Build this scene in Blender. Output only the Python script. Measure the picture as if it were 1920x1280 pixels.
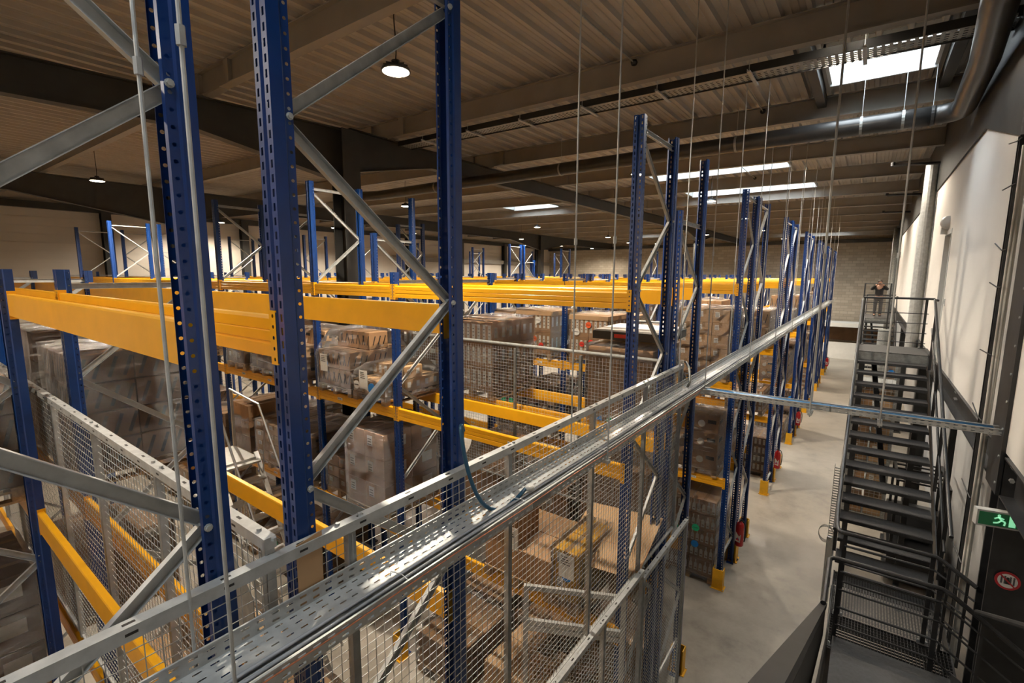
import bpy, bmesh, math, random
from mathutils import Vector, Matrix, noise

for _o in list(bpy.data.objects):
    bpy.data.objects.remove(_o)
SC = bpy.context.scene
COL = SC.collection
PI = math.pi
S = 1.0862                      # metres per surveyed unit for the racking
H = 6.3                         # eye height above the warehouse floor

# ------------------------------------------------------------------ camera
cam_d = bpy.data.cameras.new('camera')
cam_d.sensor_width = 36.0
cam_d.lens = 36 * 901.5 / 1920
cam_d.clip_start = 0.02
cam_d.clip_end = 300
cam = bpy.data.objects.new('camera', cam_d)
COL.objects.link(cam)
_y, _p, _r = math.radians(36.44), math.radians(-7.97), math.radians(-0.288)
_R = Matrix.Rotation(_y, 3, 'Z') @ Matrix.Rotation(_p, 3, 'X') @ Matrix.Rotation(_r, 3, 'Y')
_right, _fwd, _up = _R.col[0], _R.col[1], _R.col[2]
cam.matrix_world = Matrix(((_right.x, _up.x, -_fwd.x, 0), (_right.y, _up.y, -_fwd.y, 0),
                           (_right.z, _up.z, -_fwd.z, H), (0, 0, 0, 1)))
SC.camera = cam

# ------------------------------------------------------------------ world, exposure
W = bpy.data.worlds.new('World')
SC.world = W
W.use_nodes = True
W.node_tree.nodes['Background'].inputs[0].default_value = (0.80, 0.90, 1.0, 1)
W.node_tree.nodes['Background'].inputs[1].default_value = 26.0
SC.view_settings.view_transform = 'Standard'
SC.view_settings.look = 'None'
SC.view_settings.exposure = -0.3
SC.view_settings.gamma = 1.0
SC.view_settings.use_curve_mapping = False
SC.cycles.max_bounces = 10
SC.cycles.diffuse_bounces = 4
SC.cycles.glossy_bounces = 3
SC.cycles.transparent_max_bounces = 24
SC.cycles.sample_clamp_indirect = 4.0
SC.cycles.use_denoising = True
SC.cycles.caustics_reflective = False
SC.cycles.caustics_refractive = False
LAMP_W = 560.0
LAMP_COL = (1.0, 0.875, 0.71)

# ------------------------------------------------------------------ materials
MATS = {}
def nodes_of(name):
    m = bpy.data.materials.new(name); m.use_nodes = True
    nt = m.node_tree; b = nt.nodes['Principled BSDF']
    MATS[name] = m
    return m, nt, b
def setin(b, **k):
    for n, v in k.items():
        b.inputs[n.replace('_', ' ')].default_value = v
def coords(nt, scale=(1, 1, 1), kind='Object'):
    tc = nt.nodes.new('ShaderNodeTexCoord'); mp = nt.nodes.new('ShaderNodeMapping')
    mp.inputs['Scale'].default_value = scale
    nt.links.new(tc.outputs[kind], mp.inputs[0])
    return mp.outputs[0]
def noise_n(nt, vec, scale, detail=4, rough=.55):
    n = nt.nodes.new('ShaderNodeTexNoise')
    n.inputs['Scale'].default_value = scale; n.inputs['Detail'].default_value = detail
    n.inputs['Roughness'].default_value = rough
    nt.links.new(vec, n.inputs['Vector'])
    return n.outputs[0]
def ramp(nt, fac, stops):
    r = nt.nodes.new('ShaderNodeValToRGB')
    while len(r.color_ramp.elements) < len(stops): r.color_ramp.elements.new(.5)
    for e, (p, c) in zip(r.color_ramp.elements, stops):
        e.position = p; e.color = (*c, 1) if len(c) == 3 else c
    nt.links.new(fac, r.inputs[0])
    return r.outputs[0]
def bump(nt, b, h, strength=.2, dist=.01):
    bp = nt.nodes.new('ShaderNodeBump')
    bp.inputs['Strength'].default_value = strength; bp.inputs['Distance'].default_value = dist
    nt.links.new(h, bp.inputs['Height']); nt.links.new(bp.outputs[0], b.inputs['Normal'])
def simple(name, c, rough=.5, metal=0.0, var=.12, scale=6, bmp=0.0, rnd=0.0, coat=0.0, stretch=(1, 1, 1)):
    m, nt, b = nodes_of(name)
    setin(b, Roughness=rough, Metallic=metal)
    if coat: b.inputs['Coat Weight'].default_value = coat; b.inputs['Coat Roughness'].default_value = .12
    v = coords(nt, stretch)
    n = noise_n(nt, v, scale)
    lo = tuple(x * (1 - var) for x in c); hi = tuple(min(1, x * (1 + var)) for x in c)
    col = ramp(nt, n, [(.3, lo), (.7, hi)])
    if rnd:
        oi = nt.nodes.new('ShaderNodeObjectInfo')
        mr = nt.nodes.new('ShaderNodeMapRange')
        mr.inputs[3].default_value = 1 - rnd; mr.inputs[4].default_value = 1 + rnd
        nt.links.new(oi.outputs['Random'], mr.inputs[0])
        hs = nt.nodes.new('ShaderNodeHueSaturation')
        nt.links.new(mr.outputs[0], hs.inputs['Value']); nt.links.new(col, hs.inputs['Color'])
        col = hs.outputs[0]
    nt.links.new(col, b.inputs['Base Color'])
    if bmp: bump(nt, b, n, bmp)
    return m
BLUE = simple('blue_paint', (.0015, .033, .165), .36, .0, .12, 9, coat=.15)
YELLOW = simple('yellow_paint', (.84, .40, .008), .38, .0, .06, 5, coat=.2)
GUARD = simple('guard_yellow', (.80, .42, .01), .45, 0, .12, 7)
GALV = simple('galvanised_steel', (.50, .515, .51), .48, .35, .16, 14)
GALVD = simple('galvanised_dull', (.30, .31, .30), .5, .4, .2, 18)
ALU = simple('aluminium', (.62, .62, .60), .3, .95, .08, 20)
CARD = simple('cardboard', (.36, .205, .10), .72, 0, .10, 3, rnd=.22)
CARDL = simple('cardboard_light', (.50, .32, .17), .75, 0, .08, 2.5, rnd=.12)
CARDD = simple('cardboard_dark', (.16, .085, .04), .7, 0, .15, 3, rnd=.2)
TAPE = simple('packing_tape', (.36, .22, .11), .25, 0, .1, 5)
PAPER = simple('white_paper', (.78, .76, .70), .6, 0, .05, 30)
INK = simple('black_ink', (.02, .017, .015), .6, 0, .1, 20)
WOOD = simple('pallet_wood', (.44, .29, .15), .8, 0, .3, 5, rnd=.18, stretch=(1, 6, 6))
PURL = simple('purlin_paint', (.27, .25, .222), .5, .0, .1, 2)
GIRD = simple('girder_paint', (.030, .030, .028), .55, 0, .2, 3)
BLACK = simple('black_steel', (.022, .023, .025), .42, 0, .3, 8, bmp=.05)
TREAD = simple('tread_plate', (.040, .041, .043), .5, .1, .3, 30, bmp=.15)
RUBBER = simple('black_rubber', (.012, .012, .012), .55, 0, .2, 8)
WALLW = simple('white_plaster', (.74, .71, .665), .8, 0, .03, 1.2, bmp=.02)
WALLG = simple('grey_wall', (.55, .55, .54), .8, 0, .05, 1)
CLAD = simple('cladding', (.66, .60, .52), .55, 0, .06, .6, rnd=.04)
DUCT = simple('dark_duct', (.05, .05, .05), .32, .4, .2, 4)
REDP = simple('red_paint', (.50, .012, .014), .3, 0, .1, 8, coat=.3)
S_BLUE = simple('sticker_blue', (.01, .20, .62), .45, 0, .03, 5)
S_RED = simple('sticker_red', (.78, .05, .03), .45, 0, .03, 5)
S_ORG = simple('sticker_orange', (.85, .13, .03), .45, 0, .03, 5)
S_GRN = simple('sticker_green', (.01, .32, .16), .45, 0, .03, 5)
HOSE = simple('hose_blue', (.02, .09, .16), .4, 0, .1, 5)
COPPER = simple('copper', (.75, .30, .17), .35, .7, .2, 60)
CABLE = simple('cable_grey', (.36, .37, .39), .5, 0, .15, 8, rnd=.45)
CABLEW = simple('cable_white', (.72, .70, .64), .5, 0, .05, 8)
CTRAYBLUE = simple('cable_blue', (.05, .20, .42), .4, 0, .1, 8)
TABLE = simple('laminate_grey', (.36, .36, .34), .5, 0, .06, 4)
SKIN = simple('skin', (.48, .27, .19), .5, 0, .05, 10)
CLOTHD = simple('dark_cloth', (.012, .012, .014), .8, 0, .2, 30)
CLOTHG = simple('grey_cloth', (.09, .09, .095), .85, 0, .15, 30)
HAIR = simple('dark_hair', (.03, .018, .012), .5, 0, .2, 40)
GREENS = simple('sign_green', (.01, .30, .11), .35, 0, .03, 5)
WHITEP = simple('white_plastic', (.80, .80, .77), .4, 0, .03, 5)
SREDR = simple('sign_red', (.45, .02, .03), .45, 0, .03, 5)
TROUT = simple('block_shadowless', (.4, .36, .3), .8)
CARDY = simple('carton_yellow', (.72, .38, .02), .55, 0, .05, 5)
BTRAY = simple('black_plastic', (.012, .012, .013), .3, 0, .2, 6)

# concrete floor
m, nt, b = nodes_of('concrete_floor')
v = coords(nt)
n1 = noise_n(nt, v, .55, 6, .65); n2 = noise_n(nt, v, 2.6, 8, .7)
mx = nt.nodes.new('ShaderNodeMath'); mx.operation = 'ADD'
nt.links.new(n1, mx.inputs[0]); nt.links.new(n2, mx.inputs[1])
hf = nt.nodes.new('ShaderNodeMath'); hf.operation = 'MULTIPLY'; hf.inputs[1].default_value = .5
nt.links.new(mx.outputs[0], hf.inputs[0])
c = ramp(nt, hf.outputs[0], [(.30, (.21, .19, .16)), (.47, (.37, .335, .28)), (.6, (.44, .405, .345)), (.78, (.51, .475, .41))])
nt.links.new(c, b.inputs['Base Color'])
rr = ramp(nt, n2, [(.3, (.28,) * 3), (.7, (.55,) * 3)])
nt.links.new(rr, b.inputs['Roughness'])
bump(nt, b, n2, .05, .004)
FLOORM = m

# roof deck, cream sheet metal
m, nt, b = nodes_of('roof_deck')
v = coords(nt); n = noise_n(nt, v, 1.4, 5)
nt.links.new(ramp(nt, n, [(.3, (.38, .345, .295)), (.7, (.47, .43, .375))]), b.inputs['Base Color'])
setin(b, Roughness=.5)
DECK = m

# concrete block wall
m, nt, b = nodes_of('block_wall')
tc = nt.nodes.new('ShaderNodeTexCoord'); mp = nt.nodes.new('ShaderNodeMapping')
mp.inputs['Rotation'].default_value = (PI / 2, 0, 0)
nt.links.new(tc.outputs['Object'], mp.inputs[0])
br = nt.nodes.new('ShaderNodeTexBrick')
br.inputs['Color1'].default_value = (.40, .345, .275, 1); br.inputs['Color2'].default_value = (.30, .26, .205, 1)
br.inputs['Mortar'].default_value = (.24, .21, .17, 1)
br.inputs['Scale'].default_value = 1.0; br.inputs['Mortar Size'].default_value = .012
br.inputs['Brick Width'].default_value = .5; br.inputs['Row Height'].default_value = .22
nt.links.new(mp.outputs[0], br.inputs['Vector'])
nt.links.new(br.outputs['Color'], b.inputs['Base Color']); setin(b, Roughness=.9)
bump(nt, b, br.outputs['Fac'], -.4, .02)
BLOCK = m

# stretch film: clear plastic with glossy wrinkles
def film(name, base, gain, tint):
    m = bpy.data.materials.new(name); m.use_nodes = True
    nt = m.node_tree; nt.nodes.clear(); MATS[name] = m
    out = nt.nodes.new('ShaderNodeOutputMaterial')
    tr = nt.nodes.new('ShaderNodeBsdfTransparent'); tr.inputs[0].default_value = (.97, .96, .94, 1)
    gl = nt.nodes.new('ShaderNodeBsdfGlossy'); gl.inputs['Roughness'].default_value = .27
    gl.inputs[0].default_value = (*tint, 1)
    df = nt.nodes.new('ShaderNodeBsdfDiffuse'); df.inputs[0].default_value = (.85, .83, .8, 1)
    v = coords(nt, (1, 1, 2.2))
    n = noise_n(nt, v, 11.0, 6, .68)
    v2 = coords(nt, (1.3, 1.3, 6))
    n2 = noise_n(nt, v2, 3.0, 4, .65)
    bp = nt.nodes.new('ShaderNodeBump'); bp.inputs['Strength'].default_value = 1.0; bp.inputs['Distance'].default_value = .15
    nt.links.new(n, bp.inputs['Height']); nt.links.new(bp.outputs[0], gl.inputs['Normal'])
    fr = nt.nodes.new('ShaderNodeFresnel'); fr.inputs['IOR'].default_value = 1.45
    ad = nt.nodes.new('ShaderNodeMath'); ad.operation = 'MULTIPLY_ADD'
    ad.inputs[1].default_value = gain; ad.inputs[2].default_value = base
    nt.links.new(fr.outputs[0], ad.inputs[0])
    m1 = nt.nodes.new('ShaderNodeMixShader')
    nt.links.new(ad.outputs[0], m1.inputs[0]); nt.links.new(tr.outputs[0], m1.inputs[1]); nt.links.new(gl.outputs[0], m1.inputs[2])
    st = ramp(nt, n2, [(.54, (.0, .0, .0)), (.72, (.22, .22, .22))])
    m2 = nt.nodes.new('ShaderNodeMixShader')
    nt.links.new(st, m2.inputs[0]); nt.links.new(m1.outputs[0], m2.inputs[1]); nt.links.new(df.outputs[0], m2.inputs[2])
    nt.links.new(m2.outputs[0], out.inputs[0])
    return m
FILM = film('stretch_film', .07, .9, (1, 1, 1))
PANE = film('skylight_pane', .02, .5, (1, 1, 1))

def emitter(name, c, s):
    m, nt, b = nodes_of(name)
    setin(b, Roughness=.4)
    b.inputs['Base Color'].default_value = (.8, .8, .8, 1)
    b.inputs['Emission Color'].default_value = (*c, 1); b.inputs['Emission Strength'].default_value = s
    return m
LENS = emitter('lamp_lens', (1.0, .88, .68), 14.0)
EXITG = emitter('exit_lit', (.25, .9, .45), .8)

# ------------------------------------------------------------------ mesh building
class MB:
    def __init__(s): s.v = []; s.f = []; s.mi = []; s.mats = []
    def m(s, mat):
        if mat not in s.mats: s.mats.append(mat)
        return s.mats.index(mat)
    def add(s, vs, fs, mat):
        o = len(s.v); s.v += [tuple(p) for p in vs]; k = s.m(mat)
        for f in fs: s.f.append([i + o for i in f]); s.mi.append(k)
    def box(s, a, b, mat):
        (x0, y0, z0), (x1, y1, z1) = a, b
        s.add([(x0, y0, z0), (x1, y0, z0), (x1, y1, z0), (x0, y1, z0), (x0, y0, z1), (x1, y0, z1), (x1, y1, z1), (x0, y1, z1)],
              [(3, 2, 1, 0), (4, 5, 6, 7), (0, 1, 5, 4), (1, 2, 6, 5), (2, 3, 7, 6), (3, 0, 4, 7)], mat)
    def frame(s, p0, p1, up=(0, 0, 1)):
        p0, p1 = Vector(p0), Vector(p1); d = (p1 - p0).normalized(); u = Vector(up)
        if abs(d.dot(u)) > .98: u = Vector((1, 0, 0))
        a = d.cross(u).normalized(); c = a.cross(d).normalized()
        return p0, p1, a, c
    def bar(s, p0, p1, w, h, mat, up=(0, 0, 1)):
        p0, p1, a, c = s.frame(p0, p1, up); a = a * w / 2; c = c * h / 2
        s.add([p0 - a - c, p0 + a - c, p0 + a + c, p0 - a + c, p1 - a - c, p1 + a - c, p1 + a + c, p1 - a + c],
              [(0, 1, 2, 3), (7, 6, 5, 4), (1, 0, 4, 5), (2, 1, 5, 6), (3, 2, 6, 7), (0, 3, 7, 4)], mat)
    def tube(s, pts, r, mat, n=8, caps=True):
        pts = [Vector(p) for p in pts]; rings = []
        prev = None
        for i, p in enumerate(pts):
            d = (pts[min(i + 1, len(pts) - 1)] - pts[max(i - 1, 0)]).normalized()
            u = Vector((0, 0, 1)) if prev is None else prev
            if abs(d.dot(u)) > .98: u = Vector((1, 0, 0)) if abs(d.x) < .9 else Vector((0, 1, 0))
            a = d.cross(u).normalized(); c = a.cross(d).normalized(); prev = c
            rr = r[i] if isinstance(r, (list, tuple)) else r
            rings.append([p + a * math.cos(2 * PI * k / n) * rr + c * math.sin(2 * PI * k / n) * rr for k in range(n)])
        vs = [q for R in rings for q in R]; fs = []
        for i in range(len(pts) - 1):
            for k in range(n):
                fs.append((i * n + k, i * n + (k + 1) % n, (i + 1) * n + (k + 1) % n, (i + 1) * n + k))
        if caps:
            fs.append(tuple(range(n - 1, -1, -1))); fs.append(tuple(range((len(pts) - 1) * n, len(pts) * n)))
        s.add(vs, fs, mat)
    def lathe(s, prof, mat, n=20, c=(0, 0, 0)):
        vs = []; fs = []
        for r, z in prof:
            for k in range(n):
                vs.append((c[0] + r * math.cos(2 * PI * k / n), c[1] + r * math.sin(2 * PI * k / n), c[2] + z))
        for i in range(len(prof) - 1):
            for k in range(n):
                fs.append((i * n + k, i * n + (k + 1) % n, (i + 1) * n + (k + 1) % n, (i + 1) * n + k))
        s.add(vs, fs, mat)
    def prism(s, poly, o, u, w, ext, mat):
        """closed 2-D outline (a,b) -> o + a*u + b*w, swept along ext"""
        o, u, w, ext = Vector(o), Vector(u), Vector(w), Vector(ext); n = len(poly)
        vs = [o + u * a + w * b for a, b in poly]; vs += [p + ext for p in vs]
        fs = [tuple(range(n)), tuple(range(2 * n - 1, n - 1, -1))]
        fs += [(i, (i + 1) % n, n + (i + 1) % n, n + i) for i in range(n)]
        s.add(vs, fs, mat)
    def sheet(s, poly, ext, mat):
        ext = Vector(ext); n = len(poly)
        vs = [Vector(p) for p in poly]; vs += [p + ext for p in vs]
        s.add(vs, [(i, i + 1, n + i + 1, n + i) for i in range(n - 1)], mat)
    def disc(s, c, r, nrm, mat, n=14, th=.004):
        c, nrm = Vector(c), Vector(nrm).normalized()
        s.tube([c, c + nrm * th], r, mat, n)
    def mesh(s, name):
        me = bpy.data.meshes.new(name)
        me.from_pydata(s.v, [], s.f)
        for mt in s.mats: me.materials.append(mt)
        me.polygons.foreach_set('material_index', s.mi)
        me.update()
        return me

def link(name, me, parent=None, loc=(0, 0, 0), rot=(0, 0, 0), smooth=False):
    if isinstance(me, MB): me = me.mesh(name)
    if smooth: me.polygons.foreach_set('use_smooth', [True] * len(me.polygons))
    o = bpy.data.objects.new(name, me); COL.objects.link(o)
    o.location = loc; o.rotation_euler = rot
    if parent: o.parent = parent
    return o
def tag(o, label, cat, group=None):
    o['label'] = label; o['category'] = cat
    if group: o['group'] = group
    return o
def thing(name, label, cat, loc=(0, 0, 0), rot=(0, 0, 0), group=None):
    o = bpy.data.objects.new(name, None); COL.objects.link(o)
    o.empty_display_size = .1
    o.location = loc; o.rotation_euler = rot
    return tag(o, label, cat, group)
def struct(name, mb, label=None, parent=None, loc=(0, 0, 0), rot=(0, 0, 0)):
    o = link(name, mb, parent, loc, rot)
    if not parent: o['kind'] = 'structure'
    if label: o['label'] = label
    return o

def holed(mb, o, u, w, nu, nw, hu, hw, mat, octo=False):
    """sheet of nu x nw cells (cell vectors u and w) each with a real hole of hu x hw (fractions of the cell)"""
    o, u, w = Vector(o), Vector(u), Vector(w)
    for i in range(nu):
        for j in range(nw):
            p = o + u * i + w * j
            C = [p, p + u, p + u + w, p + w]
            a0, a1, b0, b1 = (1 - hu) / 2, (1 + hu) / 2, (1 - hw) / 2, (1 + hw) / 2
            if not octo:
                I = [p + u * a + w * b for a, b in ((a0, b0), (a1, b0), (a1, b1), (a0, b1))]
                mb.add(C + I, [(0, 1, 5, 4), (1, 2, 6, 5), (2, 3, 7, 6), (3, 0, 4, 7)], mat)
            else:
                da, db = (a1 - a0) * .29, (b1 - b0) * .29
                pts = [(a0 + da, b0), (a1 - da, b0), (a1, b0 + db), (a1, b1 - db), (a1 - da, b1), (a0 + da, b1), (a0, b1 - db), (a0, b0 + db)]
                I = [p + u * a + w * b for a, b in pts]
                mb.add(C + I, [(0, 1, 5, 4), (1, 6, 5), (1, 2, 7, 6), (2, 8, 7), (2, 3, 9, 8), (3, 10, 9), (3, 0, 11, 10), (0, 4, 11)], mat)

# ------------------------------------------------------------------ building shell
Y0B, Y1B = -3.2, 46.5
XL, XR, XR2 = -29.2, 1.10, 1.85
ZW0 = H - 1.55                       # top of the edge beam under the white wall
fl = MB(); fl.box((XL, Y0B, -.2), (XR2, Y1B, 0), FLOORM)
struct('floor', fl, 'worn beige concrete warehouse floor')

TAN = .012
def zr(x): return -TAN * (x + 9)
PURL_Y = [3.95 + 3.6 * k for k in range(-2, 12)]
ZP0, ZP1 = H + 3.02, H + 3.40         # purlin underside / top
ceil = bpy.data.objects.new('ceiling', None); COL.objects.link(ceil); ceil['kind'] = 'structure'
ceil['label'] = 'cream ribbed sheet metal roof deck'
# skylight openings: (x0, x1, index of the purlin bay)
SKY = [(-.85, 0.55, 3), (-6.3, -2.2, 5), (-6.3, -1.9, 6), (-15.8, -13.2, 6), (-5.6, -1.6, 12), (-16.4, -14.6, 11), (-1.8, -.4, 0)]
def bay_y(i): return PURL_Y[i + 2 - 0] if i + 2 < len(PURL_Y) else Y1B
def deck_mesh(n, ln):
    mb = MB(); per = .35
    for i in range(n):
        x = i * per
        mb.sheet([(x, 0, .065), (x + .08, 0, .065), (x + .09, 0, .055), (x + .10, 0, .065), (x + .17, 0, .065), (x + .18, 0, .055), (x + .19, 0, .065), (x + .255, 0, .065), (x + .275, 0, 0), (x + .33, 0, 0), (x + .35, 0, .065)], (0, ln, 0), DECK)
    return mb.mesh('deck_sheet')
DM = {}
def put_deck(x0, n, y0, y1):
    if y1 - y0 < .05 or n < 1: return
    key = (n, round(y1 - y0, 3))
    if key not in DM: DM[key] = deck_mesh(n, y1 - y0)
    link('deck_sheet', DM[key], ceil, (x0, y0, ZP1 + zr(x0)), (0, math.atan(TAN), 0))
SKYRECT = []
for (a, bb, k) in SKY:
    ya, yb = PURL_Y[k], PURL_Y[k + 1]
    a = XL + round((a - XL) / .35) * .35; bb = XL + round((bb - XL) / .35) * .35
    SKYRECT.append((a, bb, yb - 2.3, yb - .75) if k == 3 else (a, bb, yb - 2.0, yb - 1.0) if k == 5 else (a, bb, yb - 2.0, yb - .25))
ys = [Y0B] + PURL_Y[1:] + [Y1B]
for i in range(len(ys) - 1):
    ya, yb = ys[i], ys[i + 1]
    cuts = [r for r in SKYRECT if r[2] >= ya - .01 and r[3] <= yb + .01]
    x = XL
    while x < XR2 - .3:
        n = 3
        hit = None
        for r in cuts:
            if r[0] <= x + .01 < r[1] - .01: hit = r; n = min(n, int(round((r[1] - x) / .35)))
            elif x < r[0] < x + n * .35 - .01: n = int(round((r[0] - x) / .35))
        n = min(n, max(1, int((XR2 - x) / .35 + .01)))
        if hit:
            put_deck(x, n, ya, hit[2]); put_deck(x, n, hit[3], yb)
        else: put_deck(x, n, ya, yb)
        x += n * .35
# flat outer roof skin over the deck, open at the skylights
sk = MB()
allx = sorted({XL - .3, XR2 + .3} | {r[0] for r in SKYRECT} | {r[1] for r in SKYRECT})
for i in range(len(allx) - 1):
    xa, xb = allx[i], allx[i + 1]
    segs = sorted([(r[2], r[3]) for r in SKYRECT if r[0] <= xa + .001 and r[1] >= xb - .001])
    y = Y0B - .3
    for s0, s1 in segs + [(Y1B + .3, None)]:
        zz = ZP1 + .075
        vs = [(xa, y, zz + zr(xa)), (xb, y, zz + zr(xb)), (xb, s0, zz + zr(xb)), (xa, s0, zz + zr(xa))]
        vs += [(p[0], p[1], p[2] + .12) for p in vs]
        sk.add(vs, [(3, 2, 1, 0), (4, 5, 6, 7), (0, 1, 5, 4), (1, 2, 6, 5), (2, 3, 7, 6), (3, 0, 4, 7)], PURL)
        y = s1
link('roof_insulation', sk, ceil)
# skylights
for i, (xa, xb, ya, yb) in enumerate(SKYRECT):
    w = bpy.data.objects.new('window_%d' % (i + 1), None); COL.objects.link(w); w['kind'] = 'structure'
    w['label'] = ['small skylight with grey frame near the black duct', 'long skylight strip behind the duct', 'long skylight strip over the rack ends', 'skylight strip above the second girder', 'farthest skylight strip by the block wall', 'far skylight strip above the dark girder', 'skylight behind the camera'][i]
    zc = ZP1 + zr((xa + xb) / 2)
    fr = MB()
    fr.box((xa - .02, ya - .02, zc - .02), (xa + .03, yb + .02, zc + .30), GALVD if i else WHITEP)
    fr.box((xb - .03, ya - .02, zc - .02), (xb + .02, yb + .02, zc + .30), GALVD if i else WHITEP)
    fr.box((xa, ya - .02, zc - .02), (xb, ya + .03, zc + .30), GALVD if i else WHITEP)
    fr.box((xa, yb - .03, zc - .06), (xb, yb + .02, zc + .30), GALV)
    link('frame', fr, w)
    pn = MB(); pn.box((xa, ya, zc + .28), (xb, yb, zc + .295), PANE); link('pane', pn, w)
    pl = bpy.data.lights.new('sky_portal', 'AREA'); pl.shape = 'RECTANGLE'; pl.size = xb - xa; pl.size_y = yb - ya
    pl.cycles.is_portal = True
    po = bpy.data.objects.new('sky_portal', pl); COL.objects.link(po); po.location = ((xa + xb) / 2, (ya + yb) / 2, zc + .27)
# dark trimmer beams of the near skylight
xa, xb, ya, yb = SKYRECT[0]
for nm, x in (('trim_1', xa - .16), ('trim_2', xb + .16)):
    t = MB(); t.box((x - .07, PURL_Y[3], ZP1 - .28), (x + .07, PURL_Y[4], ZP1 - .1), GIRD); struct(nm, t, 'dark steel trimmer beside the small skylight')

# purlins (I sections)
def ibeam_x(x0, x1, y, z0, z1, fw, mat):
    mb = MB()
    for (ya, yb, za, zb) in ((y - fw / 2, y + fw / 2, z0, z0 + .016), (y - fw / 2, y + fw / 2, z1 - .016, z1), (y - .006, y + .006, z0 + .016, z1 - .016)):
        mb.add([(x0, ya, za + zr(x0)), (x1, ya, za + zr(x1)), (x1, yb, za + zr(x1)), (x0, yb, za + zr(x0)),
                (x0, ya, zb + zr(x0)), (x1, ya, zb + zr(x1)), (x1, yb, zb + zr(x1)), (x0, yb, zb + zr(x0))],
               [(3, 2, 1, 0), (4, 5, 6, 7), (0, 1, 5, 4), (1, 2, 6, 5), (2, 3, 7, 6), (3, 0, 4, 7)], mat)
    x = -9.15
    mb.box((x - .3, y - .075, z0 - .02), (x + .3, y + .075, z0), mat)
    for xx in (-8.6, -9.7): mb.box((xx - .08, y - .07, z0 + .02), (xx + .08, y - .006, z1 - .02), mat)
    return mb
ordn = ['first', 'second', 'third', 'fourth', 'fifth', 'sixth', 'seventh', 'eighth', 'ninth', 'tenth', 'eleventh', 'twelfth', 'thirteenth', 'fourteenth', 'fifteenth', 'sixteenth']
for i, y in enumerate(PURL_Y):
    struct('purlin_beam', ibeam_x(XL, XR2, y, ZP0, ZP1, .15, PURL), '%s grey roof purlin from the camera' % ordn[i])
# tie rods with end balls between purlins
for i, (x, y0) in enumerate([(-3.2, PURL_Y[2]), (-2.0, PURL_Y[3]), (-3.4, PURL_Y[5])]):
    t = MB(); t.tube([(x, y0, ZP0 + .2), (x, y0 + 3.5, ZP0 + .2)], .012, GALVD, 6); t.lathe([(0, -.05), (.04, -.035), (.055, 0), (.04, .035), (0, .05)], RUBBER, 10, (x, y0 + 3.5, ZP0 + .2))
    tag(link('tie_rod', t), '%s thin roof tie rod with black end ball' % ordn[i], 'rod', 'roof tie rods')

def girder(name, p0, p1, z0, z1, haunch, label):
    """beam along Y from p0 to p1 (x,y); haunch = list of (t, drop)"""
    mb = MB(); (xa, ya), (xb, yb) = p0, p1
    ts = sorted({0, 1} | {t for t, d in haunch})
    def drop(t):
        hs = sorted(haunch)
        if not hs: return 0
        if t <= hs[0][0]: return hs[0][1]
        for (t0, d0), (t1, d1) in zip(hs, hs[1:]):
            if t0 <= t <= t1: return d0 + (d1 - d0) * (t - t0) / (t1 - t0)
        return hs[-1][1]
    def seg(za, zb, w, lo):
        for t0, t1 in zip(ts, ts[1:]):
            vs = []
            for t in (t0, t1):
                x = xa + (xb - xa) * t; y = ya + (yb - ya) * t; d = drop(t)
                zz0 = z0 - d + (za if lo else za + d); zz1 = z0 - d + zb if lo else z1 + zb
                if not lo: zz0 = z1 + za
                vs += [(x - w, y, zz0), (x + w, y, zz0), (x + w, y, zz1), (x - w, y, zz1)]
            mb.add(vs, [(0, 1, 2, 3), (7, 6, 5, 4), (1, 0, 4, 5), (2, 1, 5, 6), (3, 2, 6, 7), (0, 3, 7, 4)], GIRD)
    seg(0, .02, .11, True); seg(-.02, 0, .11, False)
    for t0, t1 in zip(ts, ts[1:]):
        vs = []
        for t in (t0, t1):
            x = xa + (xb - xa) * t; y = ya + (yb - ya) * t; d = drop(t)
            vs += [(x - .008, y, z0 - d + .02), (x + .008, y, z0 - d + .02), (x + .008, y, z1 - .02), (x - .008, y, z1 - .02)]
        mb.add(vs, [(0, 1, 2, 3), (7, 6, 5, 4), (1, 0, 4, 5), (2, 1, 5, 6), (3, 2, 6, 7), (0, 3, 7, 4)], GIRD)
    return struct(name, mb, label)
girder('girder_beam', (-10.6, Y0B), (-9.25, 6.45), H + 2.45, H + 3.0, [(0, 0), (.72, 0), (1, .55)], 'black roof girder at left of the black column')
girder('girder_beam', (-9.15, 6.5), (-9.15, 32.5), H + 2.60, H + 3.02, [(0, .48), (.09, 0), (.9, 0), (1, .5)], 'black roof girder from the near black column')
girder('girder_beam', (-9.15, 32.5), (-9.15, Y1B), H + 2.60, H + 3.02, [(0, .5), (.2, 0), (1, 0)], 'black roof girder near the block wall')
girder('girder_beam', (-21.6, Y0B), (-21.6, 7.2), H + 2.50, H + 3.12, [(0, 0), (.6, 0), (1, .7)], 'far black roof girder, near half')
girder('girder_beam', (-21.6, 7.2), (-21.6, 33.0), H + 2.55, H + 3.12, [(0, .7), (.14, 0), (.84, 0), (1, .65)], 'far black roof girder between two columns')
girder('girder_beam', (-21.6, 33.0), (-21.6, Y1B), H + 2.55, H + 3.12, [(0, .65), (.3, 0), (1, 0)], 'far black roof girder beside the block wall')
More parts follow.
